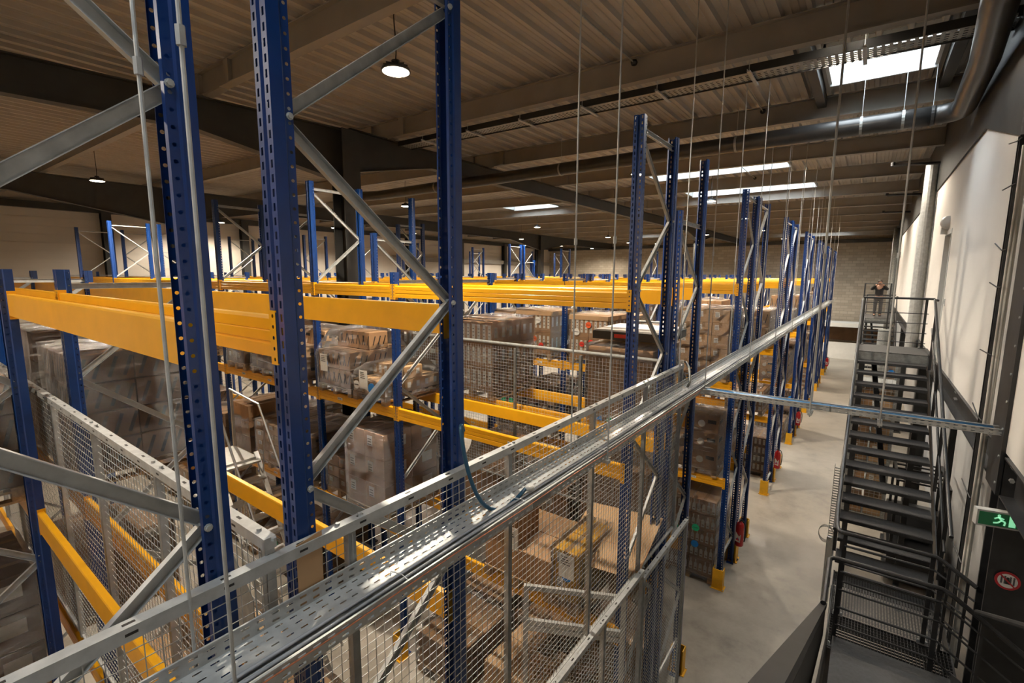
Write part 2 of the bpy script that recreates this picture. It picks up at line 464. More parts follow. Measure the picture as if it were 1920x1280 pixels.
# steel columns (H sections)
def hcol(x, y, z0, z1, w, label, d=None):
    d = d or w; mb = MB()
    mb.box((x - w / 2, y - d / 2, z0), (x - w / 2 + .02, y + d / 2, z1), GIRD); mb.box((x + w / 2 - .02, y - d / 2, z0), (x + w / 2, y + d / 2, z1), GIRD)
    mb.box((x - w / 2 + .02, y - .012, z0), (x + w / 2 - .02, y + .012, z1), GIRD)
    mb.box((x - w / 2 - .06, y - d / 2 - .06, z0), (x + w / 2 + .06, y + d / 2 + .06, z0 + .03), GIRD)
    return struct('column', mb, label)
hcol(-9.15, 6.43, 0, H + 2.95, .42, 'black steel column rising through the racks')
hcol(-9.15, 32.5, 0, H + 2.95, .4, 'black steel column near the block wall')
hcol(-21.6, 7.48, 0, H + 3.0, .42, 'far left black steel column')
hcol(-21.6, 33.0, 0, H + 3.0, .45, 'far centre black steel column')
# walls
wl = bpy.data.objects.new('wall_left', None); COL.objects.link(wl); wl['kind'] = 'structure'; wl['label'] = 'pale cladding wall behind the far racks'
pm = MB(); pm.box((0, 0, .012), (.05, Y1B - Y0B, .348), CLAD); pm.box((-.02, 0, 0), (.03, Y1B - Y0B, .36), CLAD); pmm = pm.mesh('cladding_panel')
for i in range(int(10.5 / .36)):
    link('cladding_panel', pmm, wl, (XL, Y0B, i * .36))
for i, y in enumerate([1.2, 7.2, 13.4, 19.6, 25.6, 31.6, 37.8, 43.6]):
    hcol(XL + .3, y, 0, H + 2.9, .36, '%s black column along the cladding wall' % ordn[i])
t = MB(); t.box((XL + .1, Y0B, H + 2.70), (XL + .35, Y1B, H + 2.98), GIRD); struct('trim_3', t, 'dark eaves beam along the cladding wall')
t = MB(); t.box((XL + .12, 24, H + .95), (XL + .35, Y1B, H + 1.30), PURL); struct('trim_4', t, 'brown wall rail across the far cladding')
wb = MB(); wb.box((XL, Y1B, 0), (XR2 + .2, Y1B + .2, H + 3.8), BLOCK); struct('wall_far', wb, 'concrete block end wall')
t = MB(); t.box((XL, Y1B - .3, H + 2.55), (XR2, Y1B - .05, H + 2.82), GIRD); struct('trim_5', t, 'black beam along the head of the block wall')
wb = MB(); wb.box((XL, Y0B - .2, 0), (XR2 + .2, Y0B, H + 3.8), CLAD); struct('wall_back', wb, 'plain wall behind the camera')
# right: white upper wall over an edge beam, recessed lower wall
wr = MB()
DY0, DY1, DZ = 11.75, 12.65, H + .80
for (ya, yb, za, zb) in ((Y0B, DY0, ZW0, H + 3.8), (DY1, Y1B, ZW0, H + 3.8), (DY0, DY1, DZ, H + 3.8)):
    wr.box((XR, ya, za), (XR + .15, yb, min(zb, H + 2.02)), WALLW)
struct('wall_right', wr, 'white office wall above the black edge beam')
hp = MB(); hp.prism([(Y0B, H + 1.98), (2.9, H + 1.98), (6.1, H + 1.15), (9.3, H + 1.98), (Y1B, H + 1.98), (Y1B, H + 3.5), (Y0B, H + 3.5)], (XR - .03, 0, 0), (0, 1, 0), (0, 0, 1), (.028, 0, 0), GIRD)
struct('trim_9', hp, 'black haunched girder face above the white wall')
d = MB(); d.box((XR + .10, DY0, ZW0), (XR + .14, DY1, DZ), WHITEP); d.box((XR - .01, DY0 - .05, ZW0), (XR + .1, DY0, DZ + .05), WHITEP)
d.box((XR - .01, DY1 - .03, ZW0), (XR + .098, DY1 + .05, DZ + .05), WHITEP); d.box((XR - .01, DY0, DZ - .03), (XR + .098, DY1 - .031, DZ + .05), WHITEP)
door = struct('door_1', d, 'white door in the office wall')
hd = MB(); hd.tube([(XR + .1, DY0 + .08, H - .5), (XR + .03, DY0 + .08, H - .5), (XR + .03, DY0 + .22, H - .5)], .011, ALU, 8); link('handle', hd, door)
wr = MB(); wr.box((XR2, Y0B, 0), (XR2 + .15, Y1B, ZW0), WALLG); struct('wall_lower_right', wr, 'pale recessed wall below the edge beam')
so = MB(); so.box((XR + .14, Y0B, ZW0 - .1), (XR2 + .15, Y1B, ZW0), GIRD); struct('trim_6', so, 'dark soffit of the office floor')
def channel_y(x, y0, y1, z0, z1):
    mb = MB(); mb.box((x, y0, z0), (x + .012, y1, z1), BLACK); mb.box((x - .09, y0, z0), (x, y1, z0 + .014), BLACK); mb.box((x - .09, y0, z1 - .014), (x, y1, z1), BLACK)
    return mb
e = channel_y(XR + .06, 6.35, Y1B, ZW0 - .34, ZW0)
for yy in (9.2, 9.28):
    for zz in (.1, .2): e.tube([(XR + .05, yy, ZW0 - zz), (XR + .02, yy, ZW0 - zz)], .014, GALV, 6)
struct('trim_7', e, 'black channel edge beam along the office wall')
e = channel_y(XR + .06, Y0B, 5.75, ZW0 - .36, ZW0 - .0); struct('trim_8', e, 'nearest black channel edge beam at right')
cmb = MB()
cmb.box((XR + .0, 5.9, 0), (XR + .36, 5.93, ZW0 - .0), BLACK); cmb.box((XR + .0, 6.2, 0), (XR + .36, 6.23, ZW0), BLACK); cmb.box((XR + .17, 5.93, 0), (XR + .19, 6.2, ZW0), BLACK)
cmb.box((XR - .03, 5.9, ZW0 - .4), (XR + .005, 6.35, H + 1.4), BLACK)
for yy in range(18): cmb.tube([(XR - .03, 5.95, ZW0 + .25 * yy - .3), (XR - .038, 5.95, ZW0 + .25 * yy - .3)], .012, GALV, 6)
for q in ((.06, .12), (.06, .24), (.14, .12), (.14, .24)): cmb.tube([(XR + q[0], 5.9, ZW0 - q[1]), (XR + q[0], 5.87, ZW0 - q[1])], .02, GALV, 6)
struct('column', cmb, 'black column by the exit sign')
hcol(XR + .2, 15.6, 0, ZW0, .3, 'grey column under the office wall')
hcol(XR + .2, 24.6, 0, ZW0, .3, 'second column under the office wall')

# ------------------------------------------------------------------ pallet racking
XE = [-1.965, -5.735, -7.87, -11.57, -15.26, -18.95, -22.65, -26.34]
XEB = [-1.965, -5.66, -9.38, -13.08, -16.8, -20.5, -24.2]
UW, UD = .11, .092
ZB = [H - .18, H - 2.06, H - 4.02]       # beam tops: high, middle, low
BH = .175
TALL, MID, SHORT = H + 1.56, H + .78, H + .02
UPM = {}
def upright_mesh(h):
    key = round(h, 2)
    if key in UPM: return UPM[key]
    mb = MB(); n = int(h / .055); p = h / n
    # front web in two slotted strips with a recessed groove between
    for sx in (-1, 1):
        xa = -UW / 2 if sx < 0 else .014
        holed(mb, (xa, 0, 0), (UW / 2 - .014, 0, 0), (0, 0, p), 1, n, .36, .55, BLUE)
    mb.sheet([(-.014, 0, 0), (-.008, .012, 0), (.008, .012, 0), (.014, 0, 0)], (0, 0, h), BLUE)
    for sx in (-1, 1):
        x = sx * UW / 2
        mb.sheet([(x, 0, 0), (x, .052, 0), (x - sx * .007, .060, 0)], (0, 0, h), BLUE)
        holed(mb, (x - sx * .007, .060, 0), (0, UD - .060, 0), (0, 0, p), 1, n, .42, .24, BLUE, True)
        mb.sheet([(x - sx * .007, UD, 0), (x - sx * .022, UD + .004, 0)], (0, 0, h), BLUE)
    mb.box((-.07, -.02, 0), (.07, UD + .03, .008), BLUE)
    UPM[key] = mb.mesh('upright'); return UPM[key]
BMM = {}
def beam_mesh(L):
    key = round(L, 3)
    if key in BMM: return BMM[key]
    mb = MB()
    h = BH
    prof = [(0, 0), (0, h * .30), (.006, h * .33), (.006, h * .36), (0, h * .39), (0, h * .62), (.004, h * .645), (0, h * .67), (.0, h * .93), (.008, h), (.045, h), (.05, h * .95), (.05, 0)]
    mb.prism(prof, (-L / 2, 0, 0), (0, 1, 0), (0, 0, 1), (L, 0, 0), YELLOW)
    BMM[key] = mb.mesh('beam'); return BMM[key]
cn = MB()
holed(cn, (-.03, -.006, -.03), (.045, 0, 0), (0, 0, .046), 1, 5, .35, .34, YELLOW, True)
cn.box((.015, -.006, -.03), (.022, .05, .20), YELLOW); cn.box((-.03, -.002, -.03), (.015, .0, -.024), YELLOW)
cn.box((-.03, -.0035, .192), (.02, 0, .2), YELLOW)
CONN_R = cn.mesh('connector')        # beam's left end
def brace_mesh(dy, dz):
    mb = MB(); L = math.hypot(dy, dz)
    d = Vector((0, dy, dz)).normalized(); n = Vector((0, -d.z, d.y)); x = Vector((1, 0, 0))
    def strip(o, a, w):
        pass
    w, dp, t = .05, .028, .003
    A = [(-dp / 2, -w / 2), (dp / 2, -w / 2), (dp / 2, -w / 2 + t), (-dp / 2 + t, -w / 2 + t), (-dp / 2 + t, w / 2 - t), (dp / 2, w / 2 - t), (dp / 2, w / 2), (-dp / 2, w / 2)]
    mb.prism(A, (0, 0, 0), x, n, d * L, GALV)
    return mb.mesh('brace')
DZN = .782
BR_UP, BR_DN, BR_H = brace_mesh(.97, DZN), brace_mesh(.97, -DZN), brace_mesh(.97, 0)
RD = 1.08
gm = MB()
gm.prism([(-.10, -.10), (.10, -.10), (.10, .06), (.085, .06), (.085, -.085), (-.085, -.085), (-.085, .06), (-.10, .06)], (0, 0, 0), (1, 0, 0), (0, 1, 0), (0, 0, .42), GUARD)
gm.box((-.13, -.13, 0), (.13, .07, .012), GUARD)
for q in ((-.115, -.115), (.115, -.115)): gm.tube([(q[0], q[1], .01), (q[0], q[1], .03)], .012, GALV, 6)
GUARDM = gm.mesh('foot_guard')
bt = MB(); bt.tube([(0, 0, 0), (.006, 0, 0)], .015, GALV, 10); bt.tube([(.006, 0, 0), (.014, 0, 0)], .011, GALV, 6); BOLT = bt.mesh('bolt')
def nodes_z(front_type, top):
    """list of (z, side) from the top down, side 0 front 1 rear"""
    z = H + 1.40; k = 0; out = []
    while z > .25:
        if z < top - .05: out.append((z, (k % 2) if front_type else 1 - (k % 2)))
        z -= DZN; k += 1
    return out
def frame_join(front_type, top):
    mb = MB(); ns = nodes_z(front_type, top)
    yy = (.06, RD - .06)
    for (z0, s0), (z1, s1) in zip(ns, ns[1:]): mb.bar((0, yy[s0], z0), (0, yy[s1], z1), .028, .05, GALV, (1, 0, 0))
    mb.bar((0, yy[0], ns[0][0] + .03), (0, yy[1], ns[0][0] + .03), .028, .05, GALV, (1, 0, 0))
    mb.bar((0, yy[0], .3), (0, yy[1], .3), .028, .05, GALV, (1, 0, 0))
    return mb.mesh('bracing')
FJ = {}
rownames = ['nearest', 'second', 'third', 'fourth', 'fifth', 'sixth', 'seventh', 'eighth', 'ninth', 'tenth', 'eleventh', 'twelfth', 'thirteenth', 'fourteenth', 'fifteenth', 'sixteenth']
ROWY = [-.32, 1.02, 4.75, 6.05]
for k in range(1, 7): ROWY += [4.75 + 5.27 * k - .2, 6.05 + 5.27 * k - .2]
ROWY = ROWY[:16]
# frames that rise above the top beam: (row, edge) -> (front height, rear height)
TALLS = {(2, 2): (TALL, TALL), (2, 3): (TALL, TALL), (3, 3): (TALL, TALL), (3, 2): (MID, TALL), (4, 3): (TALL - .1, TALL), (2, 5): (TALL, TALL), (2, 6): (TALL, TALL), (3, 5): (TALL, MID), (3, 6): (TALL, TALL),
         (4, 5): (TALL, TALL), (5, 5): (TALL, TALL), (5, 6): (TALL, TALL), (4, 6): (TALL, TALL), (6, 6): (TALL, TALL), (7, 6): (TALL, TALL), (8, 4): (TALL, TALL), (9, 4): (TALL, MID), (9, 5): (TALL, TALL), (10, 6): (TALL, TALL), (11, 5): (TALL, TALL),
         (7, 5): (TALL, TALL), (10, 4): (TALL, TALL), (12, 5): (TALL, TALL), (12, 3): (TALL, TALL), (13, 6): (TALL, TALL), (14, 4): (TALL, TALL), (15, 3): (TALL, TALL)}
def rack(ri):
    y0 = ROWY[ri]; ft = ri % 2 == 0
    edges = XEB if ri < 2 else XE
    if ri >= 10: edges = edges[:]
    t = thing('pallet_rack', 'blue pallet rack with yellow beams, %s row from the camera' % rownames[ri], 'rack', (0, y0, 0))
    nb = len(edges) - 1
    if ri == 0: nb = 3
    for e in range(nb + 1):
        x = edges[e]
        if e == 0: hf, hr = (TALL, TALL)
        else: hf, hr = TALLS.get((ri, e), (SHORT, SHORT))
        if e == 0 and ri == 3: hf = MID
        if e == 0 and ri == 0: hf = TALL
        uf = link('upright', upright_mesh(hf), t, (x, 0, 0)); ur = link('upright', upright_mesh(hr), t, (x, RD, 0), (0, 0, PI))
        if e < 3 or (ri == 2 and e < 4):
            if ri > 3 or e == 0: 
                if e == 0:
                    link('foot_guard', GUARDM, t, (x, -.03, 0)); link('foot_guard', GUARDM, t, (x, RD + .03, 0), (0, 0, PI))
            if e == 1 and ri in (2, 3, 4): link('foot_guard', GUARDM, t, (x, -.03, 0))
        top = min(hf, hr)
        if top == MID and hr == TALL: top = MID
        if ri <= 4 and (e <= 3):
            ns = nodes_z(ft, top)
            for (z0, s0), (z1, s1) in zip(ns, ns[1:]):
                if s0 == 0: link('brace', BR_DN, t, (x, .055, z0))
                else: link('brace', BR_UP, t, (x, .055, z1))
            link('brace', BR_H, t, (x, .055, ns[0][0] + .04))
            for z in (ns[-1][0] - .05,): link('brace', BR_H, t, (x, .055, z))
            if e == 0:
                for (z, sd) in ns:
                    if z > H - 3.2: link('bolt', BOLT, t, (x + UW / 2 - .008, .076 if sd == 0 else RD - .076, z))
        else:
            key = (ft, round(top, 2))
            if key not in FJ: FJ[key] = frame_join(ft, top)
            link('bracing', FJ[key], t, (x, 0, 0))
    for e in range(nb):
        xl, xr = edges[e + 1], edges[e]; L = (xr - xl) - UW - .004; xc = (xl + xr) / 2
        bm = beam_mesh(L)
        for li, z in enumerate(ZB):
            if li and ri >= 5 and e > 0: continue
            if li and ri == 4 and e > 3: continue
            for side in (0, 1):
                if side == 0: o = link('beam', bm, t, (xc, .002, z - BH))
                else: o = link('beam', bm, t, (xc, RD - .002, z - BH), (0, 0, PI))
                if ri <= 5 and e <= 3:
                    link('connector', CONN_R, o, (-L / 2 - .02, 0, 0))
                    c2 = link('connector', CONN_R, o, (L / 2 + .02, 0, 0)); c2.scale = (-1, 1, 1)
    return t
RACKS = [rack(ri) for ri in range(len(ROWY))]
tg = MB(); tg.box((-.07, -.0015, -.022), (.07, 0, .022), PAPER)
for k in range(5): tg.box((-.055 + .022 * k, -.0025, -.012), (-.045 + .022 * k, -.0015, .012), INK)
TAGM = tg.mesh('location_label')
for ri in (2, 4):
    for z in ZB[1:]:
        for x in (-2.6, -3.5, -4.5, -6.4, -7.2, -8.6, -9.6, -10.7): link('location_label', TAGM, RACKS[ri], (x, .0005, z - BH * .5))

# ------------------------------------------------------------------ pallet loads
rng = random.Random(7)
PALM, CARTM, WRAPM = {}, {}, {}
def pallet_mesh(w, d):
    key = (w, d)
    if key in PALM: return PALM[key]
    mb = MB(); n = 7
    for i in range(n):
        y = -d / 2 + (d - .1) * i / (n - 1)
        mb.box((-w / 2, y, .122), (w / 2, y + .1, .144), WOOD)
    for x in (-w / 2, -.05, w / 2 - .1):
        mb.box((x, -d / 2, .1), (x + .1, d / 2, .121), WOOD); mb.box((x, -d / 2, 0), (x + .1, d / 2, .022), WOOD)
        for y in (-d / 2, -.05, d / 2 - .1): mb.box((x, y, .0225), (x + .1, y + .1, .0995), WOOD)
    PALM[key] = mb.mesh('pallet'); return PALM[key]
def carton_mesh(sx, sy, sz, st, cm):
    key = (round(sx, 2), round(sy, 2), round(sz, 2), st, cm.name)
    if key in CARTM: return CARTM[key]
    sx, sy, sz = key[:3]; mb = MB(); b = .008
    # body with softened edges
    def ring(i, z): return [(-sx / 2 + i, -sy / 2 + i, z), (sx / 2 - i, -sy / 2 + i, z), (sx / 2 - i, sy / 2 - i, z), (-sx / 2 + i, sy / 2 - i, z)]
    vs = ring(b, 0) + ring(0, b) + ring(0, sz - b) + ring(b, sz)
    fs = [(3, 2, 1, 0), (12, 13, 14, 15)]
    for k in range(3): fs += [(k * 4 + i, k * 4 + (i + 1) % 4, k * 4 + 4 + (i + 1) % 4, k * 4 + 4 + i) for i in range(4)]
    mb.add(vs, fs, cm)
    mb.box((-.03, -sy / 2 + .01, sz), (.03, sy / 2 - .01, sz + .0015), TAPE)
    for s in (-1, 1): mb.box((-.03, s * (sy / 2 + .0007) - .0007, sz - .09), (.03, s * (sy / 2 + .0007) + .0007, sz), TAPE)
    e = .0012
    if st == 'label':
        mb.box((-sx * .36, -sy / 2 - e, sz * .45), (-sx * .08, -sy / 2, sz * .85), PAPER); mb.box((sx / 2, -sy * .1, sz * .4), (sx / 2 + e, sy * .3, sz * .8), PAPER)
        for k in range(3): mb.box((-sx * .33, -sy / 2 - 2 * e, sz * (.5 + .1 * k)), (-sx * .14, -sy / 2 - e, sz * (.53 + .1 * k)), INK)
    elif st == 'strips':
        n = max(2, int(sx / .11))
        for k in range(n):
            x = -sx / 2 + sx * (k + .5) / n; mb.box((x - .03, -sy / 2 - e, sz * .22), (x + .03, -sy / 2, sz * .86), PAPER)
            for q in range(3): mb.box((x - .02, -sy / 2 - 2 * e, sz * (.35 + .15 * q)), (x + .015, -sy / 2 - e, sz * (.38 + .15 * q)), INK)
        n = max(2, int(sy / .16))
        for k in range(n):
            y = -sy / 2 + sy * (k + .5) / n; mb.box((sx / 2, y - .035, sz * .3), (sx / 2 + e, y + .035, sz * .75), PAPER)
    elif st == 'bottles':
        n = max(2, int(sx / .095))
        for k in range(n):
            x = -sx / 2 + sx * (k + .5) / n
            mb.prism([(-.031, .06), (.031, .06), (.031, sz * .62), (.012, sz * .72), (.012, sz * .93), (-.012, sz * .93), (-.012, sz * .72), (-.031, sz * .62)], (x, -sy / 2, 0), (1, 0, 0), (0, 0, 1), (0, -e, 0), PAPER)
            mb.box((x - .02, -sy / 2 - 2 * e, sz * .3), (x + .02, -sy / 2 - e, sz * .36), CARDD)
        for k in range(max(2, int(sy / .12))):
            y = -sy / 2 + .12 * (k + .5)
            if y < sy / 2 - .03: mb.box((sx / 2, y - .03, .05), (sx / 2 + e, y + .03, sz * .75), PAPER)
    elif st == 'marks':
        for k in range(4):
            x = -sx * .35 + sx * .22 * k; mb.bar((x, -sy / 2 - e, sz * .25), (x + .05 * (k % 2 * 2 - 1), -sy / 2 - e, sz * .8), .02, .002, INK, (0, 1, 0))
        for k in range(3):
            y = -sy * .3 + sy * .28 * k; mb.bar((sx / 2 + e, y, sz * .25), (sx / 2 + e, y + .05, sz * .75), .02, .002, INK, (1, 0, 0))
    elif st == 'stripes':
        for k in range(int(sx / .09)):
            x = -sx / 2 + .05 + .09 * k; mb.bar((x, -sy / 2 - e, sz * .15), (x + .06, -sy / 2 - e, sz * .85), .03, .002, INK, (0, 1, 0))
        for k in range(int(sy / .12)):
            y = -sy / 2 + .04 + .12 * k; mb.bar((sx / 2 + e, y, sz * .15), (sx / 2 + e, y + .07, sz * .85), .03, .002, INK, (1, 0, 0))
    elif st == 'printed':
        mb.disc((-sx * .2, -sy / 2, sz * .5), min(.07, sz * .3), (0, -1, 0), PAPER, 14, e)
        mb.box((sx * .05, -sy / 2 - e, sz * .55), (sx * .4, -sy / 2, sz * .75), INK); mb.box((sx / 2, -sy * .3, sz * .5), (sx / 2 + e, sy * .1, sz * .7), INK)
    CARTM[key] = mb.mesh('carton'); return CARTM[key]
def wrap_mesh(w, d, h, dome):
    key = (round(w, 2), round(d, 2), round(h, 2), dome)
    if key in WRAPM: return WRAPM[key]
    w, d, h = key[:3]; mb = MB(); nu, nz = 40, 13
    per = []
    a, b = w / 2 + .012, d / 2 + .012
    for k in range(nu):
        t = 4 * k / nu; s = int(t); q = t - s
        per.append([(-a + 2 * a * q, -b), (a, -b + 2 * b * q), (a - 2 * a * q, b), (-a, b - 2 * b * q)][s])
    vs = []; sd = int(w * 1000 + d * 10 + h * 777) % 97; wr_ = random.Random(sd)
    for j in range(nz + 1):
        z = h * j / nz
        sc = 1.0
        if dome and j / nz > .55: sc = 1 - .32 * ((j / nz - .55) / .45) ** 1.5
        for (x, y) in per:
            r = noise.noise(Vector((x * 3.1 + sd, y * 3.1, z * 7)))
            k = sc * (1 + .014 * r)
            out = wr_.uniform(0, .013 if not dome or j / nz < .5 else .03)
            n_ = math.hypot(x, y) or 1
            vs.append((x * k + x / n_ * out, y * k + y / n_ * out, z - (.05 if j == 0 else wr_.uniform(-.02, .02))))
    fs = []
    for j in range(nz):
        for k in range(nu): fs.append((j * nu + k, j * nu + (k + 1) % nu, (j + 1) * nu + (k + 1) % nu, (j + 1) * nu + k))
    # crumpled top
    o = len(vs); c0 = nz * nu
    rings = [(.72, .015), (.4, .02), (.12, .015)]
    for q, dz in rings:
        for k in range(nu):
            x, y, z = vs[c0 + k]; vs.append((x * q, y * q, h + dz + (.05 if dome else 0) * (1 - q) + .022 * noise.noise(Vector((x * q * 6 + sd, y * q * 6, 3)))))
    prev = c0
    for i in range(len(rings)):
        cur = o + i * nu
        for k in range(nu): fs.append((prev + k, prev + (k + 1) % nu, cur + (k + 1) % nu, cur + k))
        prev = cur
    fs.append(tuple(prev + k for k in range(nu)))
    mb.add(vs, fs, FILM)
    me = mb.mesh('stretch_wrap')
    WRAPM[key] = me; return me
STM = {}
def sticker_mesh(mat, r):
    key = (mat.name, r)
    if key not in STM:
        mb = MB(); mb.disc((0, 0, 0), r, (0, -1, 0), mat, 18, .002)
        mb.box((-r * .7, -.003, -.006), (r * .7, -.002, .006), MATS['black_ink'] if mat is not S_BLUE else mat)
        STM[key] = mb.mesh('sticker')
    return STM[key]
nload = 0
def load(label, x, y, z, w, d, h, nx, ny, nz, st='label', cm=None, wrapped=True, dome=False, stickers=(), detail=True, pallet=True, group='loaded pallets', lid=False, drop=0, paper=None):
    """a pallet with cartons, film and stickers; all of it moves together"""
    global nload; nload += 1
    cm = cm or CARD
    t = thing('pallet_load', label, 'pallet load', (x, y, z), (0, 0, rng.uniform(-.015, .015)))
    base = 0
    if pallet:
        link('pallet', pallet_mesh(round(w, 2), round(d, 2)), t); base = .145
    sx, sy, sz = (w - .02) / nx, (d - .02) / ny, h / nz
    cw = carton_mesh(sx - .006, sy - .006, sz - .004, st, cm)
    if detail:
        for k in range(nz):
            for i in range(nx):
                for j in range(ny):
                    if k == nz - 1 and drop and rng.random() < drop: continue
                    if dome and k == nz - 1 and (j in (0, ny - 1)) and ny > 2: continue
                    if 0 < i < nx - 1 and 0 < j < ny - 1 and k < nz - 1: continue
                    link('carton', cw, t, (-w / 2 + .01 + sx * (i + .5) + rng.uniform(-.003, .003), -d / 2 + .01 + sy * (j + .5) + rng.uniform(-.003, .003), base + .001 + sz * k))
    else:
        mb = MB()
        for k in range(nz):
            for i in range(nx):
                for j in range(ny):
                    o = (-w / 2 + .01 + sx * (i + .5), -d / 2 + .01 + sy * (j + .5), base + .001 + sz * k); nv = len(mb.v)
                    for v in cw.vertices: mb.v.append((v.co.x + o[0], v.co.y + o[1], v.co.z + o[2]))
                    ms = [mb.m(mm) for mm in cw.materials]
                    for pg in cw.polygons: mb.f.append([nv + q for q in pg.vertices]); mb.mi.append(ms[pg.material_index])
        o = link('cartons', mb, t); o['kind'] = 'stuff'
    if lid:
        lm = MB(); lm.box((-w / 2 - .02, -d / 2 - .02, base + h), (w / 2 + .02, d / 2 + .02, base + h + .012), CARDL)
        lm.box((-w / 2 - .02, -d / 2 - .02, base + h - .09), (w / 2 + .02, -d / 2 - .012, base + h), CARDL); lm.box((w / 2 + .012, -d / 2 - .02, base + h - .09), (w / 2 + .02, d / 2 + .02, base + h), CARDL)
        link('cardboard_lid', lm, t)
    if wrapped: link('stretch_wrap', wrap_mesh(w, d, h + .06 + (.02 if lid else 0), dome), t, (0, 0, base - .03))
    for (mat, sxx, szz, r) in stickers:
        link('sticker', sticker_mesh(mat, r), t, (sxx * w, -d / 2 - .03, base + szz * h))
    if paper:
        pm_ = MB(); px_, pz_ = paper; pm_.box((px_ * w - .105, -d / 2 - .034, base + pz_ * h - .15), (px_ * w + .105, -d / 2 - .032, base + pz_ * h + .15), PAPER)
        for q in range(4): pm_.box((px_ * w - .07, -d / 2 - .0355, base + pz_ * h + .02 + .03 * q), (px_ * w + .05 - .01 * q, -d / 2 - .034, base + pz_ * h + .03 + .03 * q), INK)
        link('paper_sheet', pm_, t)
    return t
def ry(ri): return ROWY[ri] + RD / 2
L2, L1, L0 = ZB[1], ZB[2], 0.0
# -- hero loads, third row (C) seen across the near aisle
load('film-wrapped dome of cartons with blue sticker, high at left of centre', -7.25, ry(2), L2, .95, 1.2, .92, 3, 3, 3, 'marks', dome=True, stickers=[(S_BLUE, -.22, .42, .085)], paper=(-.25, .42))
load('low bulging wrapped load with blue sticker beside the wrapped carton dome', -6.32, ry(2), L2, .82, 1.2, .42, 3, 3, 2, 'strips', CARDL, dome=True, stickers=[(S_BLUE, .15, .25, .09), (PAPER, -.32, .3, .07)], paper=(-.1, .55))
load('tall plain brown wrapped load under the low bulging one', -6.5, ry(2), L1, 1.0, 1.2, 1.32, 2, 2, 3, 'label', CARD)
load('small wrapped load with shiny film beside the tall plain brown load', -7.42, ry(2), L1, .72, 1.0, .62, 2, 2, 3, 'label', CARD)
load('opened brown and yellow cartons with a paper sheet on the low beam', -3.35, ry(2) - .1, L1, 1.05, 1.1, .78, 2, 2, 2, 'plain', CARD, wrapped=False, drop=.35, paper=(-.05, .7))
load('yellow-ended cartons beside the opened brown cartons', -2.62, ry(2) - .2, L1, .36, .9, .62, 1, 2, 2, 'label', CARDY, stickers=[(S_BLUE, .1, .55, .07)], paper=(.1, .75))
load('low wrapped load of cartons at the fence end of the low beam', -2.3, ry(2) + .3, L1, .5, .6, .3, 1, 2, 1, 'label', CARD)
load('brown floor load with a small wrapped carton behind the fence', -4.85, ry(2), L0, .9, 1.2, .55, 2, 2, 2, 'plain', CARD, drop=.4)
load('loose brown cartons on the floor pallet below the yellow cartons', -3.45, ry(2), L0, 1.0, 1.2, .75, 2, 2, 2, 'plain', CARDL, wrapped=False, drop=.5)
load('wrapped cartons on the floor next to the fence gate', -2.45, ry(2) + .15, L0, .8, 1.0, 1.0, 2, 2, 3, 'label', CARD)
# cardboard sheet resting over the low load
cs = MB(); cs.box((-.5, -.55, 0), (.5, .55, .012), CARDL); cs.box((-.5, -.1, .012), (.5, -.095, .014), CARD)
tag(link('cardboard_sheet', cs, None, (-2.36, ry(2) + .05, L1 + .72), (.24, -.05, .06)), 'large bare cardboard sheet leaning on the low beam load', 'sheet')
# -- fourth row (D)
load('tall stack of white-labelled cartons in film behind the blue post', -5.28, ry(3), L2, .95, 1.2, 1.15, 2, 3, 3, 'strips', CARD, drop=.25)
load('square brown wrapped load by the right fence corner', -2.66, ry(3), L2, .95, 1.1, .92, 2, 2, 2, 'plain', CARD)
bt_ = MB(); bt_.box((-.52, -.5, 0), (.52, .5, .11), BTRAY); bt_.box((-.49, -.47, .11), (.49, .47, .135), PAPER); bt_.box((-.2, -.505, .03), (.05, -.5, .08), S_RED)
tag(link('shallow_crate', bt_, None, (-2.6, ry(3) + .05, L2 + 1.17), (0, 0, .05)), 'shallow flat black crate under white film on the square wrapped load', 'crate')
bz = MB(); bz.box((-.45, -.4, 0), (.45, .4, 1.0), BTRAY)
for k in range(8): bz.box((-.46, -.42, .05 + .12 * k), (.46, .41, .12 + .12 * k), BTRAY)
tag(link('crate_stack', bz, None, (-7.1, ry(3), L1), (0, 0, 0)), 'stack of black plastic crates behind the wrapped dome', 'crates')
# -- fifth row (E) : orange stickers and the row end by the wide aisle
SO = [(S_ORG, .02, .80, .07), (S_ORG, .27, .66, .07), (S_RED, .1, .40, .065), (S_RED, -.15, .34, .06)]
load('wrapped load with red stickers and cardboard lid, right of the blue post', -5.05, ry(4), L2, .95, 1.2, .98, 2, 3, 2, 'strips', CARD, stickers=SO + [(PAPER, -.3, .62, .08)], lid=True)
load('wrapped load with red stickers and cardboard lid, left of the blue post', -6.55, ry(4), L2, 1.0, 1.2, 1.02, 2, 3, 2, 'strips', CARD, stickers=[(S_RED, -.3, .42, .07), (S_ORG, .05, .35, .07), (S_RED, .25, .2, .07), (S_RED, -.1, .18, .065), (PAPER, .15, .8, .08)], lid=True)
load('wrapped load with orange stickers behind the tall labelled stack', -7.55, ry(4), L2, .8, 1.2, .95, 2, 3, 2, 'label', CARD, stickers=[(S_ORG, -.2, .75, .07), (S_ORG, .25, .7, .07)], lid=True)
load('low load of white film parcels between the orange stickers and row end', -3.75, ry(4), L2, .95, 1.2, .5, 2, 3, 3, 'label', CARDL, stickers=[(S_BLUE, .2, .9, .06)])
load('tall load of white-labelled cartons at the upper row end', -2.55, ry(4), L2, .95, 1.2, 1.25, 3, 3, 5, 'label', CARDL)
load('wrapped brown cartons with a white disc at the low row end', -2.62, ry(4), L1, .95, 1.2, 1.12, 2, 2, 3, 'printed', CARD, drop=.4)
